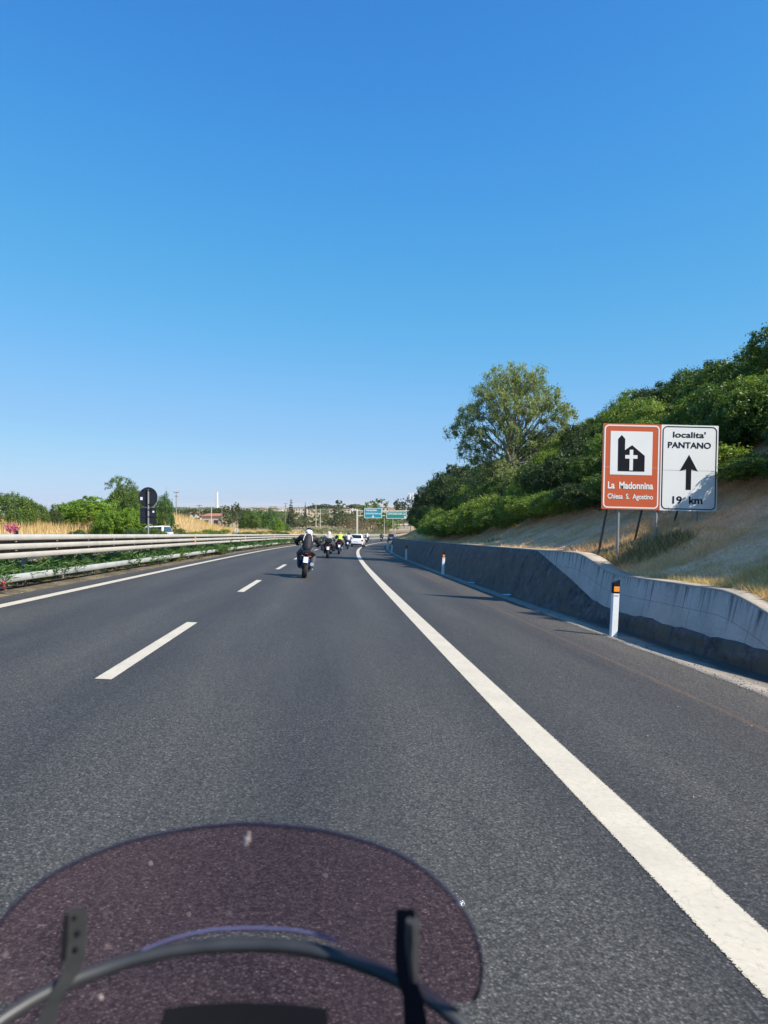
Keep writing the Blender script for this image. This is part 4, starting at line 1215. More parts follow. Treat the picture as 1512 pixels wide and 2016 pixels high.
# gantry
GD = 160.
gn = empty('sign_gantry', ((703 - 756) / 1400 * GD, GD, 0), label='pale steel gantry spanning the road in the distance', cat='gantry')
gx0 = gn.location.x
q = MB(); q.box((0, 0, 3.4), (.42, .42, 6.9), bev=.05); q.build('post', M['pole'], gn)
q = MB(); q.box((13.6, 0, 3.4), (.42, .42, 6.9), bev=.05); q.build('post', M['pole'], gn)
q = MB()
for z in (6.75, 5.65):
    q.box((6.8, 0, z), (13.9, .22, .22), bev=.03)
for i in range(12):
    q.box((.7 + i * 1.15, 0, 6.2), (.12, .12, 1.0))
q.build('truss', M['pole'], gn)
def far_sign(name, px0, px1, py0, py1, mat, lines, label, arrow, d):
    x0 = (px0 - 756) / 1400 * d; x1 = (px1 - 756) / 1400 * d; z1 = 1.45 + (1052 - py0) / 1400 * d; z0 = 1.45 + (1052 - py1) / 1400 * d
    o = empty(name, (x0, d, z0), label=label, cat='sign')
    W, H = x1 - x0, z1 - z0
    q = MB(); q.prism(rrect(0, 0, W, H, .12), 0, .06); q.build('panel', mat, o)
    q = MB(); rring(q, .05, .05, W - .05, H - .05, .1, .09, -.015, .002); q.build('border', M['signw'], o)
    for tx, a, b, base, cap in lines:
        link('lettering', text_mesh(tx, M['signw'], a * W, b * W, base * H, cap, .03), o, (0, -.016, 0))
    q = MB(); q.prism([(p[0] * W, p[1] * H) for p in arrow], -.015, .002); q.build('arrow', M['signw'], o)
    return o
far_sign('gantry_sign', 716.8, 752, 1000.3, 1020.5, M['signsky'], [('TARQUINIA', .08, .72, .71, .36), ('CIVITAVECCHIA sud', .08, .94, .40, .32)], 'left green gantry sign, painted bluer with reflected sky, with two lines of white lettering', [(.5, .06), (.58, .2), (.525, .18), (.525, .30), (.475, .30), (.475, .18), (.42, .2)][::-1], GD - .25)
far_sign('gantry_sign', 760.3, 801, 1007, 1021.3, M['signgreen'], [('CIVITAVECCHIA sud', .07, .93, .56, .36)], 'right green gantry sign with one line of lettering and a slanting arrow', [(.96, .08), (.96, .36), (.925, .28), (.87, .38), (.855, .30), (.905, .2), (.86, .08)], GD - .25)

# poles, masts
def pole(name, px, D, py, r, mat, label, cat, arms=(), base_py=None):
    x = (px - 756) / 1400 * D; z0 = float(ground_z(x, D)); zt = 1.45 + (1052 - py) / 1400 * D
    o = empty(name, (x, D, z0), label=label, cat=cat)
    q = MB(); q.tube([(0, 0, -.3), (0, 0, zt - z0)], [r, r * .6], 8); q.build('pole', mat, o)
    if arms:
        q = MB()
        for dz, L in arms: q.box((0, 0, zt - z0 - dz), (L, .12, .12))
        q.build('crossarm', mat, o)
    return o
pole('floodlight_mast', 347, 110, 968, .10, M['post'], 'slim grey floodlight mast on the skyline right of the round sign', 'lamp post', ((.1, .9), (.7, .5)))
pole('utility_pole', 392.5, 150, 994, .14, M['woodpole'], 'utility pole with a short crossarm behind the dry mound', 'pole', ((.15, 1.1),))
pole('utility_pole', 416, 190, 1000, .13, M['pole'], 'pale thin pole standing left of the chimney foot', 'pole')
pole('utility_pole', 437, 170, 996, .13, M['woodpole'], 'thin grey pole at the right end of the orange roof', 'pole', ((.2, .9),))
pole('utility_pole', 562, 260, 990, .17, M['woodpole'], 'tall utility pole left of the tiered conifer', 'pole', ((.3, 1.6), (1.2, 1.2)))
pole('utility_pole', 622, 300, 987, .18, M['pole'], 'tall pale pole right of the grey tower', 'pole', ((.3, .9),))
pole('utility_pole', 630.5, 300, 1001, .16, M['pole'], 'shorter pale pole beside the umbrella pines', 'pole')
pole('lamp_post', 756.5, 215, 1020, .10, M['pole'], 'thin yellowish post below the gap between the gantry signs', 'lamp post')
pole('lamp_post', 773.5, 230, 1021, .10, M['pole'], 'thin post below the right gantry sign, left of a pair', 'lamp post')
pole('lamp_post', 777.5, 250, 1026, .10, M['pole'], 'thin post below the right gantry sign, right of a pair', 'lamp post')
o = pole('antenna_mast', 808.5, 240, 970, .25, M['post'], 'grey mobile phone mast above the bushes at the bend', 'mast')
q = MB(); zt = 1.45 + (1052 - 970) / 1400 * 240 - o.location.z
for a in range(3):
    q.box((.8 * math.cos(a * 2.1 + .4), .8 * math.sin(a * 2.1 + .4), zt - 1.2), (.35, .25, 2.2), bev=.05)
    q.box((.4 * math.cos(a * 2.1 + .4), .4 * math.sin(a * 2.1 + .4), zt - 1.2), (.9, .08, .08), rot=(0, 0, a * 2.1 + .4))
q.build('antenna', M['white'], o)
pole('antenna_mast', 823, 260, 968, .14, M['post'], 'thin lattice mast right of the phone mast', 'mast', ((.2, 1.6), (1.0, 1.1)))

# fence beyond the bend
D = 300.; x0 = (779 - 756) / 1400 * D; zf = float(ground_z(x0 + 2, D))
fe = empty('metal_fence', (x0, D, zf), label='grey barred metal fence at the edge of the field beyond the bend', cat='fence')
q = MB()
for i in range(17): q.box((i * .33, 0, 1.6), (.10, .06, 2.6))
for z in (.5, 1.7, 2.8): q.box((2.7, .05, z), (5.6, .06, .10))
q.build('bars', M['fencegrey'], fe)
q = MB(); q.box((2.6, .3, 3.4), (6.2, 1.2, .35), rot=(R(8), 0, 0)); q.build('canopy', M['plasterw'], fe)

# ------------------------------------------------------------------ town in the distance
def building(px0, px1, py_top, D, mat, label, roof=None, floors=3, depth=None, name='apartment_building', cat='building', base=None, group=None):
    x0 = (px0 - 756) / 1400 * D; x1 = (px1 - 756) / 1400 * D; xm = (x0 + x1) / 2; W = x1 - x0
    z0 = float(ground_z(xm, D)) if base is None else base
    zt = 1.45 + (1052 - py_top) / 1400 * D; H = max(3., zt - z0); Dp = depth or min(W, 14)
    o = empty(name, (xm, D, z0), (0, 0, 0), label, cat, group)
    rh = 0
    if roof: rh = min(H * .3, W * .16)
    q = MB(); q.box((0, Dp / 2, (H - rh) / 2), (W, Dp, H - rh)); q.build('wall', mat, o, smooth=False)
    if roof:
        q = MB(); e = .5
        q.add([(-W / 2 - e, -e, H - rh), (W / 2 + e, -e, H - rh), (W / 2 + e, Dp + e, H - rh), (-W / 2 - e, Dp + e, H - rh), (-W / 2 + rh, Dp / 2, H), (W / 2 - rh, Dp / 2, H)],
              [(0, 1, 5, 4), (1, 2, 5), (2, 3, 4, 5), (3, 0, 4), (3, 2, 1, 0)]); q.build('roof', roof, o, smooth=False)
    else:
        q = MB(); q.box((0, Dp / 2, H + .3), (W + .5, Dp + .5, .6)); q.build('roof', M['plasterg'], o, smooth=False)
    n = max(2, min(5, int(W / 3.5)))
    wm = MB(); wm.box((0, 0, 0), (W / n * .42, .2, (H - rh) / floors * .45)); wme = wm.mesh('window', M['glass'])
    for f in range(floors):
        for i in range(n):
            link('window', wme, o, (-W / 2 + (i + .5) * W / n, -.02, (f + .55) * (H - rh) / floors))
    return o
building(397, 435, 1009.8, 235, M['plasterp'], 'long low house with an orange tiled roof just behind the dry mound', M['terracotta'], 1, 9, 'house', 'house')
building(374, 389, 1006.5, 260, M['plaster'], 'small cream house left of the orange roofed house', M['terracotta'], 1, 7, 'house', 'house')
building(530, 536.5, 997, 2300, M['plasterp'], 'left one of twin pinkish tower blocks on the skyline', None, 9)
building(538, 545.5, 997, 2320, M['plasterp'], 'right one of twin pinkish tower blocks on the skyline', None, 9)
building(614.2, 618, 990.5, 2400, M['plasterg'], 'slim grey tower block left of the tall pale pole', None, 12)
building(432.5, 438, 996.5, 2600, M['plasterw'], 'pale industrial block right of the chimney foot', None, 4)
building(448, 458, 999.5, 2200, M['plasterp'], 'pinkish block between the poplar and the twin top tree', None, 5)
building(405, 411, 998.5, 2600, M['plasterw'], 'small white block left of the chimney', None, 4)
bl = [(486, 497, 1003.2, 1500, 'plasterw'), (498, 514, 1002.6, 1700, 'plasterp'), (515, 529, 1003.4, 1500, 'plaster'), (547, 562, 1003.5, 1500, 'plasterw'),
      (577, 590, 1003.5, 1400, 'plaster'), (591, 611, 1004, 1100, 'plasterp'), (624, 634, 1002.5, 1500, 'plaster'), (648, 664, 1001.5, 900, 'plaster'), (676, 690, 1001.5, 1000, 'plaster'), (690, 704, 1000, 1300, 'plasterw'),
      (752, 766, 997, 900, 'plaster'), (764, 781, 1001, 800, 'plasterp'), (782, 800, 1001.5, 1000, 'plasterw'), (463, 476, 1001.5, 1800, 'plasterw'), (566, 580, 1005, 1000, 'plasterp')]
bw = ['wide white house', 'long pinkish house', 'cream house', 'white house', 'cream house with a low roof', 'long pink house', 'small cream house', 'cream villa', 'pale cream house', 'white house on the ridge', 'tall cream house', 'reddish house', 'white house', 'white house', 'low pink house']
bp = ['right of the twin top tree', 'left of the twin tower blocks', 'just left of the twin tower blocks', 'just right of the twin tower blocks', 'right of the tiered conifer', 'left of the grey tower', 'right of the grey tower', 'between the umbrella pines', 'left of the gantry post', 'above the gantry post', 'between the two gantry signs', 'above the right gantry sign', 'right of the gantry signs', 'behind the twin top tree', 'under the tiered conifer']
for (a, b, y, D, m_), w_, p_ in zip(bl, bw, bp):
    building(a, b, y, D, M[m_], '%s in the distant town %s' % (w_, p_), M['terracotta'] if m_ != 'plasterw' else None, 2, None, 'house', 'house')
for i in range(34):
    px = g2.uniform(426, 726); D = g2.uniform(900, 2100); wpx = g2.uniform(4, 11)
    building(px, px + wpx, g2.uniform(1000.5, 1005.5), D, M[g2.choice(['plaster', 'plasterw', 'plasterp', 'plasterw', 'plaster'])], 'small pale house in the distant town', M['terracotta'] if g2.random() < .45 else None, 2, None, 'house', 'house', None, 'houses of the distant town')
x = (427.3 - 756) / 1400 * 3500; zg = float(ground_z(x, 3500))
cs = empty('power_station_chimney', (x, 3500, zg), label='tall white power station chimney on the horizon', cat='chimney')
zt = 1.45 + (1052 - 967.5) / 1400 * 3500 - zg
q = MB(); q.tube([(0, 0, 0), (0, 0, zt * .5), (0, 0, zt * .98)], [6.6, 5.3, 4.6], 20); q.build('shaft', M['plasterw'], cs)
q = MB(); q.tube([(0, 0, zt * .98), (0, 0, zt)], [4.9, 4.9], 20); q.build('top_ring', M['plasterg'], cs)
for px in (460, 463.5):
    x = (px - 756) / 1400 * 3000; zg = float(ground_z(x, 3000))
    q = MB(); q.tube([(0, 0, 0), (0, 0, 1.45 + (1052 - 992) / 1400 * 3000 - zg)], [2.0, 1.4], 8)
    tag(q.build('thin_chimney', M['plasterp'], loc=(x, 3000, zg)), 'thin reddish industrial stack on the horizon right of the big chimney', 'chimney', 'pair of thin stacks on the horizon')

# ------------------------------------------------------------------ vehicles
def wheel(par, y, r, wt, x=0., name='wheel', seg=28, car=False):
    mb = MB(); rr_ = r * .68
    mb.lathe_x((x, y, r), [(-wt * .36, rr_), (-wt * .36, rr_ - .025), (wt * .36, rr_ - .025), (wt * .36, rr_)], seg)
    mb.lathe_x((x, y, r), [(-.04, .045), (.04, .045), (.04, .015), (-.04, .015)], 12)
    for k in range(5):
        a = 2 * math.pi * k / 5
        for da in (-.1, .1):
            c = (x + (wt * .3 if car and x > 0 else (-wt * .3 if car else 0)), y + math.cos(a + da) * rr_ * .52, r + math.sin(a + da) * rr_ * .52)
            mb.box(c, (.022, rr_ * .95, .022), rot=(a + da, 0, 0))
    wo_ = mb.build(name, M['chrome'] if car else M['dkmetal'], par)
    tb = MB(); n = 11; pr = []
    for k in range(n):
        a = math.pi * k / (n - 1)
        pr.append((-math.cos(a) * wt / 2, rr_ + (r - rr_) * math.sin(a) ** .55))
    pr += [(wt * .36, rr_ - .005), (-wt * .36, rr_ - .005)]
    tb.lathe_x((x, y, r), pr, seg); tb.build('tyre', M['rubber'], wo_)
    if not car:
        db = MB()
        for sx in (-1, 1): db.lathe_x((x + sx * .062, y, r), [(-.003, .075), (.003, .075), (.003, .135), (-.003, .135)], 20)
        db.build('brake_disc', M['chrome'], wo_)
    return wo_
def ering(y, cz, hw, hh, n=14, p=2.6, cx=0.):
    out = []
    for k in range(n):
        a = 2 * math.pi * k / n
        c, s = math.cos(a), math.sin(a)
        out.append((cx + hw * math.copysign(abs(c) ** (2 / p), c), y, cz + hh * math.copysign(abs(s) ** (2 / p), s)))
    return out
def motorcycle(loc, rotv, label, paint, group='motorcycles riding in the convoy', pannier=False, topbox=False, bag=False, twin=False, mirrors=True, plate=True, screen=True, cowl=True):
    o = empty('motorcycle', loc, rotv, label, 'motorcycle', group)
    wheel(o, 0, .315, .18); wheel(o, 1.42, .31, .12, name='wheel')
    q = MB()
    for s in (-1, 1): q.tube([(s * .12, -.02, .315), (s * .12, .3, .36), (s * .10, .52, .42)], [.03, .035, .04], 8)
    q.build('swingarm', M['dkmetal'], o)
    q = MB(); q.box((0, .76, .44), (.34, .44, .34), bev=.06); q.box((0, .86, .66), (.30, .24, .22), bev=.05, rot=(R(-14), 0, 0)); q.box((.19, .72, .36), (.07, .22, .2), bev=.03); q.box((-.19, .72, .36), (.07, .22, .2), bev=.03)
    q.build('engine', M['dkmetal'], o)
    q = MB()
    for s in (-1, 1):
        q.tube([(s * .06, 1.14, .95), (s * .15, .85, .72), (s * .13, .50, .45)], .026, 8); q.tube([(s * .12, .55, .66), (s * .11, .05, .78), (s * .06, -.2, .83)], .018, 8)
    q.build('frame', M['black'], o)
    q = MB(); q.tube([(.08, .97, .6), (.09, 1.0, .3), (.12, .6, .2), (.16, .32, .26)], .025, 8); q.tube([(.16, .32, .26), (.19, .1, .36), (.21, -.16, .47)], [.035, .062, .066], 12)
    q.build('exhaust', M['chrome'], o)
    q = MB(); q.loft([ering(.50, .80, .09, .05), ering(.60, .84, .15, .10), ering(.78, .89, .18, .13), ering(.96, .91, .18, .13), ering(1.08, .90, .13, .09), ering(1.12, .89, .07, .05)]); q.build('fuel_tank', paint, o)
    q = MB(); q.loft([ering(-.20, .875, .07, .03), ering(-.05, .86, .11, .045), ering(.15, .83, .13, .05), ering(.35, .80, .15, .05), ering(.52, .80, .12, .05), ering(.58, .81, .08, .04)]); q.build('seat', M['black'], o)
    q = MB(); q.loft([ering(-.30, .85, .05, .025), ering(-.26, .83, .085, .05), ering(.0, .78, .11, .06), ering(.3, .72, .12, .06)]); q.build('tail_cowl', paint, o)
    q = MB()
    if twin:
        for s in (-1, 1): q.box((s * .13, -.29, .80), (.10, .03, .05), bev=.012)
    else: q.box((0, -.31, .79), (.11, .04, .04), bev=.012)
    q.build('tail_light', M['red'], o)
    q = MB(); q.loft([ering(-.12, .74, .07, .02), ering(-.26, .66, .07, .02), ering(-.34, .52, .06, .015), ering(-.37, .42, .05, .012)]); q.build('rear_mudguard', M['black'], o)
    q = MB()
    for s in (-1, 1): q.tube([(s * .06, -.27, .72), (s * .125, -.27, .72)], .007, 6); q.ell((s * .13, -.275, .72), (.022, .015, .013), 8, 6)
    q.build('turn_signal', M['orange'], o)
    if plate:
        q = MB(); q.box((0, -.375, .60), (.19, .008, .19), rot=(R(-16), 0, 0), bev=.003)
        po = q.build('license_plate', M['plate'], o)
        q = MB()
        for s in (-1, 1): q.box((s * .083, -.3815, .60), (.022, .006, .184), rot=(R(-16), 0, 0))
        q.build('blue_band', M['navy'], po)
    for s in (-1, 1):
        q = MB(); q.tube([(s * .10, 1.42, .31), (s * .10, 1.31, .58)], .034, 10); q.tube([(s * .10, 1.31, .58), (s * .10, 1.13, .98)], .026, 10); q.build('fork_leg', M['dkmetal'], o)
    q = MB()
    arc = []
    for k in range(9):
        a = R(30 + 14 * k); arc.append([(sx * .075, 1.42 + math.cos(a) * (.335 - abs(sx) * .02), .31 + math.sin(a) * (.335 - abs(sx) * .02)) for sx in (-1, -.5, 0, .5, 1)])
    q.loft(arc, closed=False, cap=False); q.build('front_mudguard', paint, o)
    q = MB(); q.tube([(-.37, .96, 1.03), (-.26, 1.02, 1.05), (-.10, 1.08, 1.0), (.10, 1.08, 1.0), (.26, 1.02, 1.05), (.37, .96, 1.03)], .013, 8)
    for s in (-1, 1): q.tube([(s * .27, 1.015, 1.05), (s * .385, .955, 1.028)], .019, 10); q.tube([(s * .25, 1.05, 1.04), (s * .37, 1.02, 1.03)], .006, 6)
    q.build('handlebar', M['black'], o)
    if mirrors:
        for s in (-1, 1):
            q = MB(); q.tube([(s * .25, 1.03, 1.06), (s * .34, 1.06, 1.17), (s * .42, 1.06, 1.21)], .007, 6); q.ell((s * .45, 1.05, 1.215), (.075, .022, .04), 12, 8)
            mo = q.build('mirror', M['black'], o)
            q = MB(); q.ell((s * .45, 1.032, 1.215), (.062, .008, .030), 12, 6); q.build('mirror_glass', M['glass'], mo)
    q = MB(); q.ell((0, 1.24, .86), (.11, .09, .11), 14, 10); ho = q.build('headlight', M['black'], o)
    q = MB(); q.ell((0, 1.30, .86), (.09, .045, .09), 14, 8); q.build('lens', M['glass'], ho)
    if cowl:
        q = MB(); q.loft([ering(1.08, .92, .16, .10), ering(1.2, .93, .15, .12), ering(1.3, .88, .11, .10), ering(1.36, .84, .06, .05)]); q.build('front_cowl', paint, o)
    if screen:
        q = MB()
        q.loft([[(sx * .15 * (1 - k * .06), 1.22 - k * .045 - abs(sx) * .05, 1.0 + k * .06) for sx in (-1, -.6, -.2, .2, .6, 1)] for k in range(5)], closed=False, cap=False); q.build('windscreen', M['glass'], o)
    for s in (-1, 1):
        q = MB(); q.tube([(s * .10, .52, .38), (s * .27, .50, .36)], .015, 8); q.build('footpeg', M['dkmetal'], o)
    if pannier:
        for s in (-1, 1):
            q = MB(); q.box((s * .33, -.02, .62), (.22, .46, .36), bev=.05); q.build('pannier', M['black'], o)
    if topbox:
        q = MB(); q.box((0, -.22, 1.06), (.42, .34, .30), bev=.07); q.build('top_box', M['black'], o)
    if bag:
        q = MB(); q.box((0, -.02, 1.0), (.34, .30, .24), bev=.08); q.build('tail_bag', M['leather'], o)
    return o
def remeshed(name, mb, mat, parent, vox=.016, smooth=6):
    me = bpy.data.meshes.new(name); me.from_pydata(mb.v, [], mb.f)
    ob = bpy.data.objects.new(name, me); COL.objects.link(ob)
    r_ = ob.modifiers.new('r', 'REMESH'); r_.mode = 'VOXEL'; r_.voxel_size = vox
    s_ = ob.modifiers.new('s', 'SMOOTH'); s_.iterations = smooth; s_.factor = .5
    m2 = bpy.data.meshes.new_from_object(ob.evaluated_get(bpy.context.evaluated_depsgraph_get()))
    bpy.data.objects.remove(ob)
    m2.materials.clear(); m2.materials.append(mat); m2.shade_smooth()
    return link(name, m2, parent)
def chain(mb, pts, rad, seg=12):
    mb.tube(pts, rad, seg)
    for p, r_ in zip(pts, rad): mb.ell(p, (r_, r_, r_), 12, 8)
def person(loc, rotv, label, jacket, trousers, shell, shoe, hood=False, vest=None, stripes=False, lean=0., backpack=False, knees=.21, visor=True, fine=True):
    o = empty('person', loc, rotv, label, 'person', 'riders of the convoy')
    hip = (0, .30, .92); waist = (0, .36, 1.08); chest = (0, .47 + lean, 1.27); neck = (0, .56 + lean, 1.37); head = (0, .62 + lean, 1.44)
    b = MB()
    b.loft([[(p[0], p[1], p[2]) for p in r_] for r_ in [ering(.22, .90, .13, .06, 16, 2.2), ering(.30, .93, .18, .12, 16, 2.2), ering(.42, .93, .17, .11, 16, 2.2)]])
    chain(b, [hip, waist, chest, neck], [.145, .14, .15, .06], 16)
    for s in (-1, 1):
        chain(b, [(s * .11, .32, .90), (s * (knees + .05), .74, .76), (s * .22, .50, .42), (s * .21, .46, .36)], [.115, .085, .062, .048])
        chain(b, [(s * .19, .50 + lean, 1.30), (s * .36, .68 + lean * .7, 1.14), (s * .34, .94, 1.07)], [.062, .05, .036])
        chain(b, [(s * .20, .44, .345), (s * .20, .60, .335)], [.04, .035])
    b.ell(head, (.078, .10, .115), 16, 12)
    remeshed('body', b, trousers, o, .02)
    j = MB()
    chain(j, [(0, .32, .96), (0, .38, 1.12), (0, .48 + lean, 1.27)], [.175, .175, .175], 18)
    for s in (-1, 1):
        chain(j, [(s * .10, .46 + lean, 1.26), (s * .215, .49 + lean, 1.30), (s * .385, .66 + lean * .7, 1.13), (s * .355, .91, 1.07)], [.14, .098, .074, .054], 12)
    chain(j, [(0, .50 + lean, 1.34), (0, .55 + lean, 1.38)], [.10, .085], 14)
    remeshed('jacket', j, jacket, o, .018)
    for s in (-1, 1):
        h = MB()
        h.box((s * .335, .965, 1.055), (.085, .075, .035), bev=.012)
        for k in range(4):
            fx = s * (.302 + k * .021)
            L = (.030, .036, .034, .026)[k]
            chain(h, [(fx, .985, 1.065), (fx, 1.005 + L * .3, 1.045), (fx, .995, 1.018), (fx, .97, 1.012)], [.0105, .010, .009, .008], 8)
        chain(h, [(s * .296, .95, 1.05), (s * .288, .972, 1.028), (s * .292, .99, 1.018)], [.012, .0105, .009], 8)
        remeshed('glove', h, M['leather'], o, .007, 2)
        f = MB(); chain(f, [(s * .20, .47, .50), (s * .20, .44, .35)], [.062, .052]); chain(f, [(s * .205, .41, .335), (s * .21, .55, .325), (s * .21, .65, .315)], [.045, .044, .035])
        fo = remeshed('boot', f, M['leather'], o, .016)
        f = MB(); f.box((s * .207, .53, .283), (.085, .29, .03), bev=.012); f.build('sole', shoe, fo)
    h = MB(); h.ell((0, head[1] + .01, head[2] + .03), (.128, .158, .145), 24, 16); h.ell((0, head[1] + .07, head[2] - .05), (.10, .10, .085), 18, 12)
    ho = remeshed('helmet', h, shell, o, .012, 4)
    v = MB(); v.ell((0, head[1] + .085, head[2] + .025), (.118, .095, .062), 18, 10); v.build('visor', M['glass'], ho)
    if hood:
        v = MB(); v.ell((0, head[1] + .025, head[2] + .082), (.116, .143, .112), 22, 12); v.build('dark_crown', M['signk'], ho)
        v = MB()
        for s in (-1, 1): v.ell((s * .065, head[1] - .118, head[2] + .035), (.024, .018, .018), 10, 6)
        v.build('vent', M['signk'], ho)
    if stripes:
        v = MB()
        for s in (-1, 1): v.tube([(s * .085, .415 + lean, 1.43), (s * .13, .33 + lean, 1.33), (s * .15, .275 + lean * .8, 1.20)], [.012, .012, .008], 6)
        v.build('piping', M['stripew'], o)
    if vest:
        v = MB(); chain(v, [(0, .34, 1.04), (0, .38, 1.14), (0, .465 + lean, 1.30)], [.176, .176, .180], 18)
        for s in (-1, 1): chain(v, [(s * .05, .465 + lean, 1.31), (s * .15, .48 + lean, 1.34)], [.15, .10], 12)
        remeshed('vest', v, vest, o, .018)
    if backpack:
        v = MB(); v.box((0, .22 + lean * .5, 1.18), (.30, .16, .36), rot=(R(-20), 0, 0), bev=.06); v.build('backpack', M['black'], o)
    return o
def on_road(px, d, t=None):
    x = (px - 756) / 1400 * d
    tt = x - float(xR(d))
    return (x, d, float(bank(tt)) + .002)
def hdg(d): return -math.atan(xs(d))
P1 = on_road(598.5, 22.9); R1 = (0, R(6.0), hdg(23) + R(2))
motorcycle(P1, R1, 'black naked motorcycle with a white plate, nearest of the convoy ahead', M['black'], bag=False)
person(P1, R1, 'rider in dark jacket and white helmet with a black top, nearest ahead', M['leather'], M['greycloth'], M['white'], M['white'], hood=True, stripes=True)
P2 = on_road(644.5, 42.5); R2 = (0, R(4), hdg(42) + R(1))
motorcycle(P2, R2, 'black touring motorcycle with panniers, second in the convoy', M['black'], pannier=True, topbox=True)
person(P2, R2, 'rider in beige jacket and pinkish white helmet, second in the convoy', M['beige'], M['greycloth'], M['pinkw'], M['black'])
P3 = on_road(667, 52); R3 = (0, R(4), hdg(52))
motorcycle(P3, R3, 'dark red motorcycle with twin tail lights, third in the convoy', M['darkred'], twin=True, bag=True)
person(P3, R3, 'rider in a bright yellow vest and mottled helmet, third in the convoy', M['leather'], M['leather'], M['mottle'], M['white'], vest=M['hivis'])
P4 = on_road(684, 70); R4 = (0, R(4), hdg(70))
motorcycle(P4, R4, 'black motorcycle just left of the white car, fourth in the convoy', M['black'])
person(P4, R4, 'rider in a pale grey top and black helmet beside the white car', M['palecloth'], M['jeans'], M['signk'], M['white'])
P5 = on_road(721.5, 124); R5 = (0, R(4), hdg(124))
motorcycle(P5, R5, 'dark motorcycle beyond the white car, fifth in the convoy', M['black'], pannier=True)
person(P5, R5, 'rider in a pale top and white helmet beyond the white car', M['palecloth'], M['leather'], M['white'], M['black'])
P6 = on_road(750, 144); R6 = (0, R(4), hdg(144))
motorcycle(P6, R6, 'dark motorcycle farthest ahead in the bend, behind the dark car', M['black'])
person(P6, R6, 'rider all in black farthest ahead in the bend', M['leather'], M['leather'], M['signk'], M['black'])

def car(loc, rotv, name, label, paint, L=3.65, W=1.66, H=1.5, detail=True):
    o = empty(name, loc, rotv, label, 'car')
    hw = W / 2
    q = MB(); st = [(-L / 2, .30, .60, .80), (-L / 2 + .07, .20, .92, .93), (-L / 2 + .3, .18, .98, .99), (-.4, .17, 1.0, 1.0), (L / 2 - 1.1, .17, .98, 1.0), (L / 2 - .5, .19, .88, .97), (L / 2 - .1, .22, .74, .86), (L / 2, .30, .58, .74)]
    q.loft([ering(y, (zb + zt) / 2 * 1.0, hw * k, (zt - zb) / 2, 20, 5) for y, zb, zt, k in st]); q.build('body', paint, o)
    # cabin
    b0, b1 = -L / 2 + .10, L / 2 - .95; r0, r1 = -L / 2 + .42, L / 2 - 1.75; zb, zt = .90, H
    hb, hr = hw * .95, hw * .74
    q = MB()
    rings = []
    for f in (0, .12, .5, .86, .96, 1):
        k = f if f < .96 else (.985 if f < 1 else 1.0)
        y0 = b0 + (r0 - b0) * f ** 1.25; y1 = b1 + (r1 - b1) * f; h_ = hb + (hr - hb) * f; z = zb + (zt - zb) * k
        if f == 1: y0 += .12; y1 -= .2; h_ -= .1
        c = .12
        rings.append([(-h_ + c, y0, z), (h_ - c, y0, z), (h_, y0 + c, z), (h_, y1 - c, z), (h_ - c, y1, z), (-h_ + c, y1, z), (-h_, y1 - c, z), (-h_, y0 + c, z)])
    q.loft(rings); q.build('cabin', paint, o)
    def pt(f, u, side):
        y0 = b0 + (r0 - b0) * f ** 1.25; y1 = b1 + (r1 - b1) * f; h_ = hb + (hr - hb) * f; z = zb + (zt - zb) * f
        if side == 'rear': return (u * (h_ - .12) , y0 - .012, z)
        if side == 'front': return (u * (h_ - .10), y1 + .012, z)
        s = 1 if side == 'right' else -1
        return (s * (h_ + .008), y0 + .22 + (y1 - y0 - .40) * u, z)
    for nm, side, us in (('rear_window', 'rear', (-1, 1)), ('windscreen', 'front', (-1, 1)), ('side_window', 'left', (0, 1)), ('side_window', 'right', (0, 1))):
        q = MB(); q.loft([[pt(f, us[0], side), pt(f, us[0] * .34 + us[1] * .66 if us[0] == 0 else 0, side), pt(f, us[1], side)] for f in (.22, .4, .6, .75, .86)], closed=False, cap=False)
        q.build(nm, M['glass'], o)
    for s in (-1, 1):
        q = MB(); q.box((s * (hw - .13), -L / 2 + .055, .82), (.17, .12, .26), bev=.04); q.build('tail_light', M['red'], o)
        q = MB(); q.box((s * (hw - .2), L / 2 - .16, .64), (.26, .2, .13), bev=.05, rot=(0, 0, -s * .4)); q.build('headlight', M['chrome'], o)
        q = MB(); q.box((s * (hw + .08), b1 - .25, .98), (.16, .09, .12), bev=.03); q.build('mirror', paint, o)
        for y in (-L / 2 + .62, L / 2 - .72):
            wheel(o, y, .29, .18, s * (hw - .10), car=True)
    q = MB(); q.box((0, -L / 2 + .04, .32), (W * .84, .16, .20), bev=.05); q.build('rear_bumper', M['black'], o)
    q = MB(); q.box((0, -L / 2 - .012, .66), (.50, .012, .11), bev=.004); q.build('license_plate', M['plate'], o)
    return o
Pc = on_road(702.5, 83); Pc = (Pc[0], Pc[1] + 1.8, Pc[2])
car(Pc, (0, R(2.4), hdg(83) - R(3)), 'small_hatchback', 'small white hatchback driving in the right lane beyond the riders', M['whitep'])
Pd = on_road(772, 160); car(Pd, (0, R(2.4), hdg(160)), 'parked_hatchback' if False else 'dark_hatchback', 'dark grey car farthest ahead where the road bends right', M['darkcar'], 4.0, 1.75, 1.55)
dx = 52.; xx_ = (308 - 756) / 1400 * dx
car((xx_, dx, float(bank(xx_ - float(xR(dx)))) + .002), (0, R(2.4), math.pi + hdg(52)), 'oncoming_car', 'white oncoming car whose roof shows above the guardrail', M['whitep'], 4.2, 1.72, 1.50)
far_bush(300, 47, 1.15, 1040, LB[1], 'olive shrub in the median hiding the lower part of the white car', dz=-.1)
far_bush(268, 47, .9, 1043, LB[3], 'low green shrub left of the white car in the median', dz=-.1)

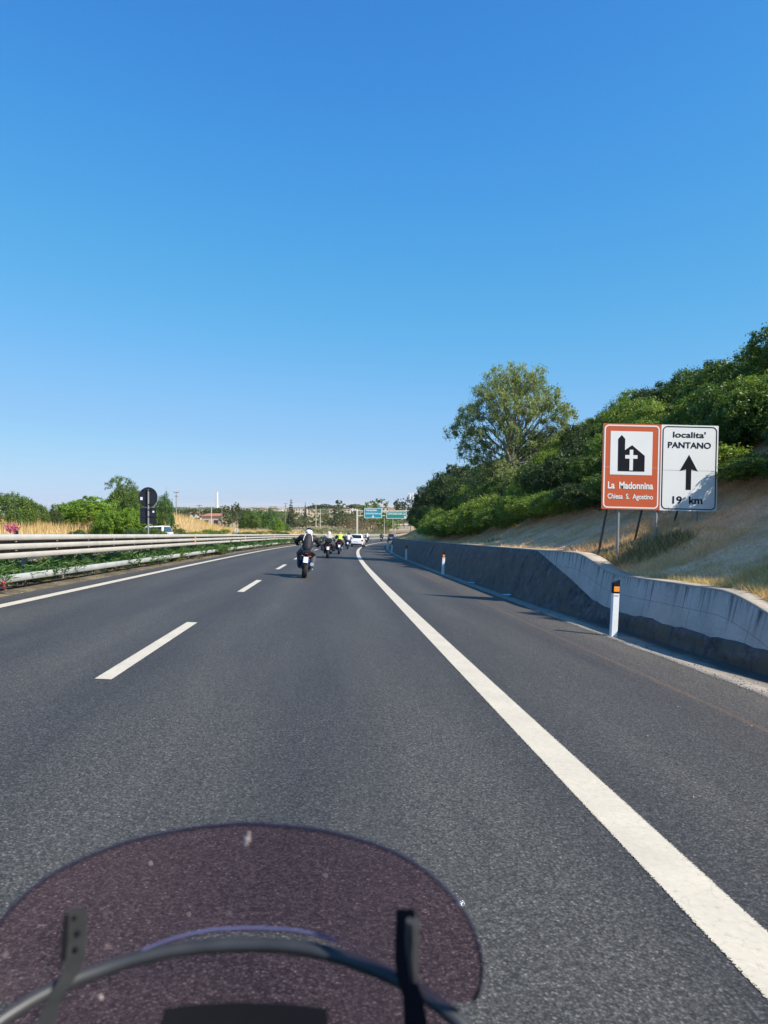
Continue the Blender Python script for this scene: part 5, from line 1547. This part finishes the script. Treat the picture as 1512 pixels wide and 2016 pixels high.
# crumpled plastic in the gutter
for d, t, lab in ((24.0, 3.18, 'crumpled bluish plastic scrap in the gutter, farther of two'), (19.2, 3.22, 'crumpled bluish plastic bottle in the gutter, nearer of two')):
    q = MB(); rings = []
    for k in range(8):
        f = k / 7; r_ = .035 * (1 if .1 < f < .75 else .55) * rr.uniform(.7, 1.1)
        rings.append([(math.cos(a) * r_, f * .24 - .12, .035 + math.sin(a) * r_ * .7) for a in [2 * math.pi * i / 9 for i in range(9)]])
    q.loft(rings)
    tag(q.build('plastic_bottle', M['litter'], loc=(float(xR(d)) + t, d, float(bank(t)) - .02), rot=(0, 0, R(60))), lab, 'litter')

# ------------------------------------------------------------------ the camera rider's own motorcycle
OB = (-.105, -.86, 0.)
own = motorcycle(OB, (0, 0, 0), 'black motorcycle carrying the camera, its tinted windscreen filling the lower left', M['black'], group=None, mirrors=False, plate=False, screen=False, cowl=False)
if 'group' in own: del own['group']
def PV(px, py, off=0.):
    Y = .555 - .085 * ((px - 462) / 490) ** 2 + .035 * (py - 1620) / 400 + off
    return ((px - 756) / 1400 * Y - OB[0], Y - OB[1], 1.45 - (py - 1052) / 1400 * Y - OB[2])
def resamp(pts, n):
    p = np.array(pts, float); s = np.r_[0, np.cumsum(np.hypot(*np.diff(p, axis=0).T))]
    u = np.linspace(0, s[-1], n); q = np.c_[np.interp(u, s, p[:, 0]), np.interp(u, s, p[:, 1])]
    for _ in range(2):
        q[1:-1] = q[1:-1] * .5 + (q[:-2] + q[2:]) * .25
    return q
top = [(-14, 1972), (-30, 1930), (-27, 1870), (-8, 1826), (22, 1786), (83, 1732), (165, 1688), (254, 1655), (381, 1629), (495, 1620), (635, 1634), (730, 1659), (794, 1685), (851, 1723), (908, 1780), (936, 1834), (951, 1897), (948, 1946), (934, 1971)]
bot = [(14, 1977), (57, 1970), (120, 1944), (200, 1908), (286, 1877), (343, 1855), (413, 1839), (495, 1835), (584, 1840), (648, 1854), (692, 1876), (760, 1916), (820, 1950), (863, 1968), (902, 1976)]
n_ = 64; tp, bt = resamp(top, n_), resamp(bot, n_)
def sheet(name, tp, bt, rows, th, mats, parent):
    mb = MB(); n = len(tp)
    A = []; B = []
    for r_ in range(rows):
        f = r_ / (rows - 1)
        A.append([PV(*(tp[i] * (1 - f) + bt[i] * f)) for i in range(n)])
        B.append([PV(*(tp[i] * (1 - f) + bt[i] * f), th) for i in range(n)])
    mb.loft(A, closed=False, cap=False); mb.loft([b[::-1] for b in B], closed=False, cap=False)
    ra = A[0] + [r_[-1] for r_ in A[1:-1]] + A[-1][::-1] + [r_[0] for r_ in A[-2:0:-1]]
    rb_ = B[0] + [r_[-1] for r_ in B[1:-1]] + B[-1][::-1] + [r_[0] for r_ in B[-2:0:-1]]
    mb.loft([ra, rb_], cap=False, mi=1)
    nq = len(ra)
    for k_ in range(n + rows - 2, 2 * n + rows - 3): mb.m[-nq + k_] = 2
    return mb.build(name, mats, parent)
sheet('wind_deflector', tp, bt, 10, .005, [M['screen'], M['screenedge'], M['screenglow']], own)
hp = [(-75, 2068), (-40, 2040), (0, 2008), (76, 1961), (159, 1923), (254, 1891), (330, 1872), (413, 1862), (495, 1859), (571, 1862), (654, 1878), (730, 1904), (800, 1935), (851, 1967), (895, 2002), (935, 2045), (960, 2078)]
hp = resamp(hp, 56)
lowp = np.array([(140 + (p[0] + 75) * .62, 2380) for p in hp])
ws_ = sheet('windscreen', hp, lowp, 8, .0035, [M['screen'], M['screenedge'], M['screenedge']], own)
q = MB(); q.tube([PV(p[0], p[1], -.006) for p in hp], .0056, 10); q.build('edge_trim', M['trim'], own)
def plate_bar(pts, widths, o1, o2, mb):
    A = []
    for (px, py), w_ in zip(pts, widths):
        A.append([PV(px - w_ / 2, py, o1), PV(px + w_ / 2, py, o1), PV(px + w_ / 2, py, o2), PV(px - w_ / 2, py, o2)])
    mb.loft(A)
q = MB(); plate_bar([(152, 1788), (150, 1830), (147, 1880), (140, 1915), (112, 1958), (92, 2010), (84, 2090)], [38, 44, 43, 32, 27, 36, 42], -.013, -.007, q)
bo = q.build('bracket', M['bracket'], own)
q = MB(); plate_bar([(131, 1800), (127, 1850), (124, 1890)], [10, 13, 12], -.017, -.004, q); q.build('side_flange', M['signk'], bo)
q = MB()
for px, py, r_ in ((146, 1806, .0022), (151, 1836, .0030), (147, 1868, .0030)): q.ell(PV(px, py, -.0132), (r_, .0012, r_), 10, 6)
q.build('screw', M['signk'], bo)
q = MB(); plate_bar([(798, 1790), (798, 1840), (796, 1890), (800, 1925), (812, 1962), (818, 2010), (824, 2090)], [36, 40, 38, 36, 38, 46, 48], -.014, -.006, q)
bo = q.build('bracket', M['signk'], own)
q = MB(); q.tube([PV(812, 1812, -.018), PV(812, 1850, -.02), PV(810, 1880, -.02), PV(816, 1930, -.018)], [.0050, .0055, .004, .003], 8); q.build('clamp_lever', M['bracket'], bo)
# polished dark rim of the acrylic
q = MB(); q.tube([PV(p[0], p[1], .002) for p in tp], .00135, 8); q.build('rim', M['screenedge'], own)
q = MB(); q.tube([PV(p[0], p[1] - 9, -.004) for p in bt[19:46]], .0011, 8); q.build('lower_rim_glow', M['screenglow'], own)  # added blue tube: painted highlight along the deflector's lower edge
q = MB()
ip = [PV(p, 1985 - 12 * (1 - ((p - 484) / 160) ** 2), -.10) for p in np.linspace(324, 645, 9)]
ib = [PV(p, 2300, -.10) for p in np.linspace(330, 640, 9)]
q.loft([ip, ib, [(a[0], a[1] - .05, a[2]) for a in ib], [(a[0], a[1] - .035, a[2] - .012) for a in ip], ip], closed=False, cap=False)
M['matt'].node_tree.nodes['Principled BSDF'].inputs['Specular IOR Level'].default_value = 0
q.build('instrument_panel', M['matt'], own)
q = MB()
for px, py, r_ in ((487, 1652, .0030), (484, 1660, .0022), (490, 1641, .0014), (846, 1752, .0012), (296, 1700, .0014), (640, 1724, .0010), (198, 1964, .0024), (372, 1800, .0011), (700, 1788, .0013)):
    q = MB(); q.ell(PV(px, py, -.0012), (r_ * .8, .0006, r_), 8, 6); q.build('insect_splat', M['splat'], own)
q = MB()
for px, py, r_ in ((908, 1780, .0022),): q.ell(PV(px, py, -.003), (r_, r_, r_), 10, 8)
q.build('trim_screw', M['chrome'], own)

# ------------------------------------------------------------------ the sea air over the far town: one even box of thin haze
HZ = True
if HZ:
    q = MB()
    y0, y1, xw = -300, 43000, 42000
    V_ = []
    for y, zb, zt in ((y0, .04 * y0 - 75, .04 * y0 + 110), (y1, .04 * y1 - 75, .04 * y1 + 110)):
        V_ += [(-xw, y, zb), (xw, y, zb), (xw, y, zt), (-xw, y, zt)]
    q.add(V_, [(0, 1, 2, 3), (7, 6, 5, 4), (0, 4, 5, 1), (1, 5, 6, 2), (2, 6, 7, 3), (3, 7, 4, 0)])
    hm = bpy.data.materials.new('haze'); hm.use_nodes = True
    t = hm.node_tree; t.nodes.remove(t.nodes['Principled BSDF'])
    pv = t.nodes.new('ShaderNodeVolumePrincipled')
    pv.inputs['Color'].default_value = (.97, .98, 1, 1)
    pv.inputs['Density'].default_value = .00005
    pv.inputs['Anisotropy'].default_value = 0
    t.links.new(pv.outputs['Volume'], t.nodes['Material Output'].inputs['Volume'])
    tag(q.build('haze', hm, smooth=False), kind='stuff')
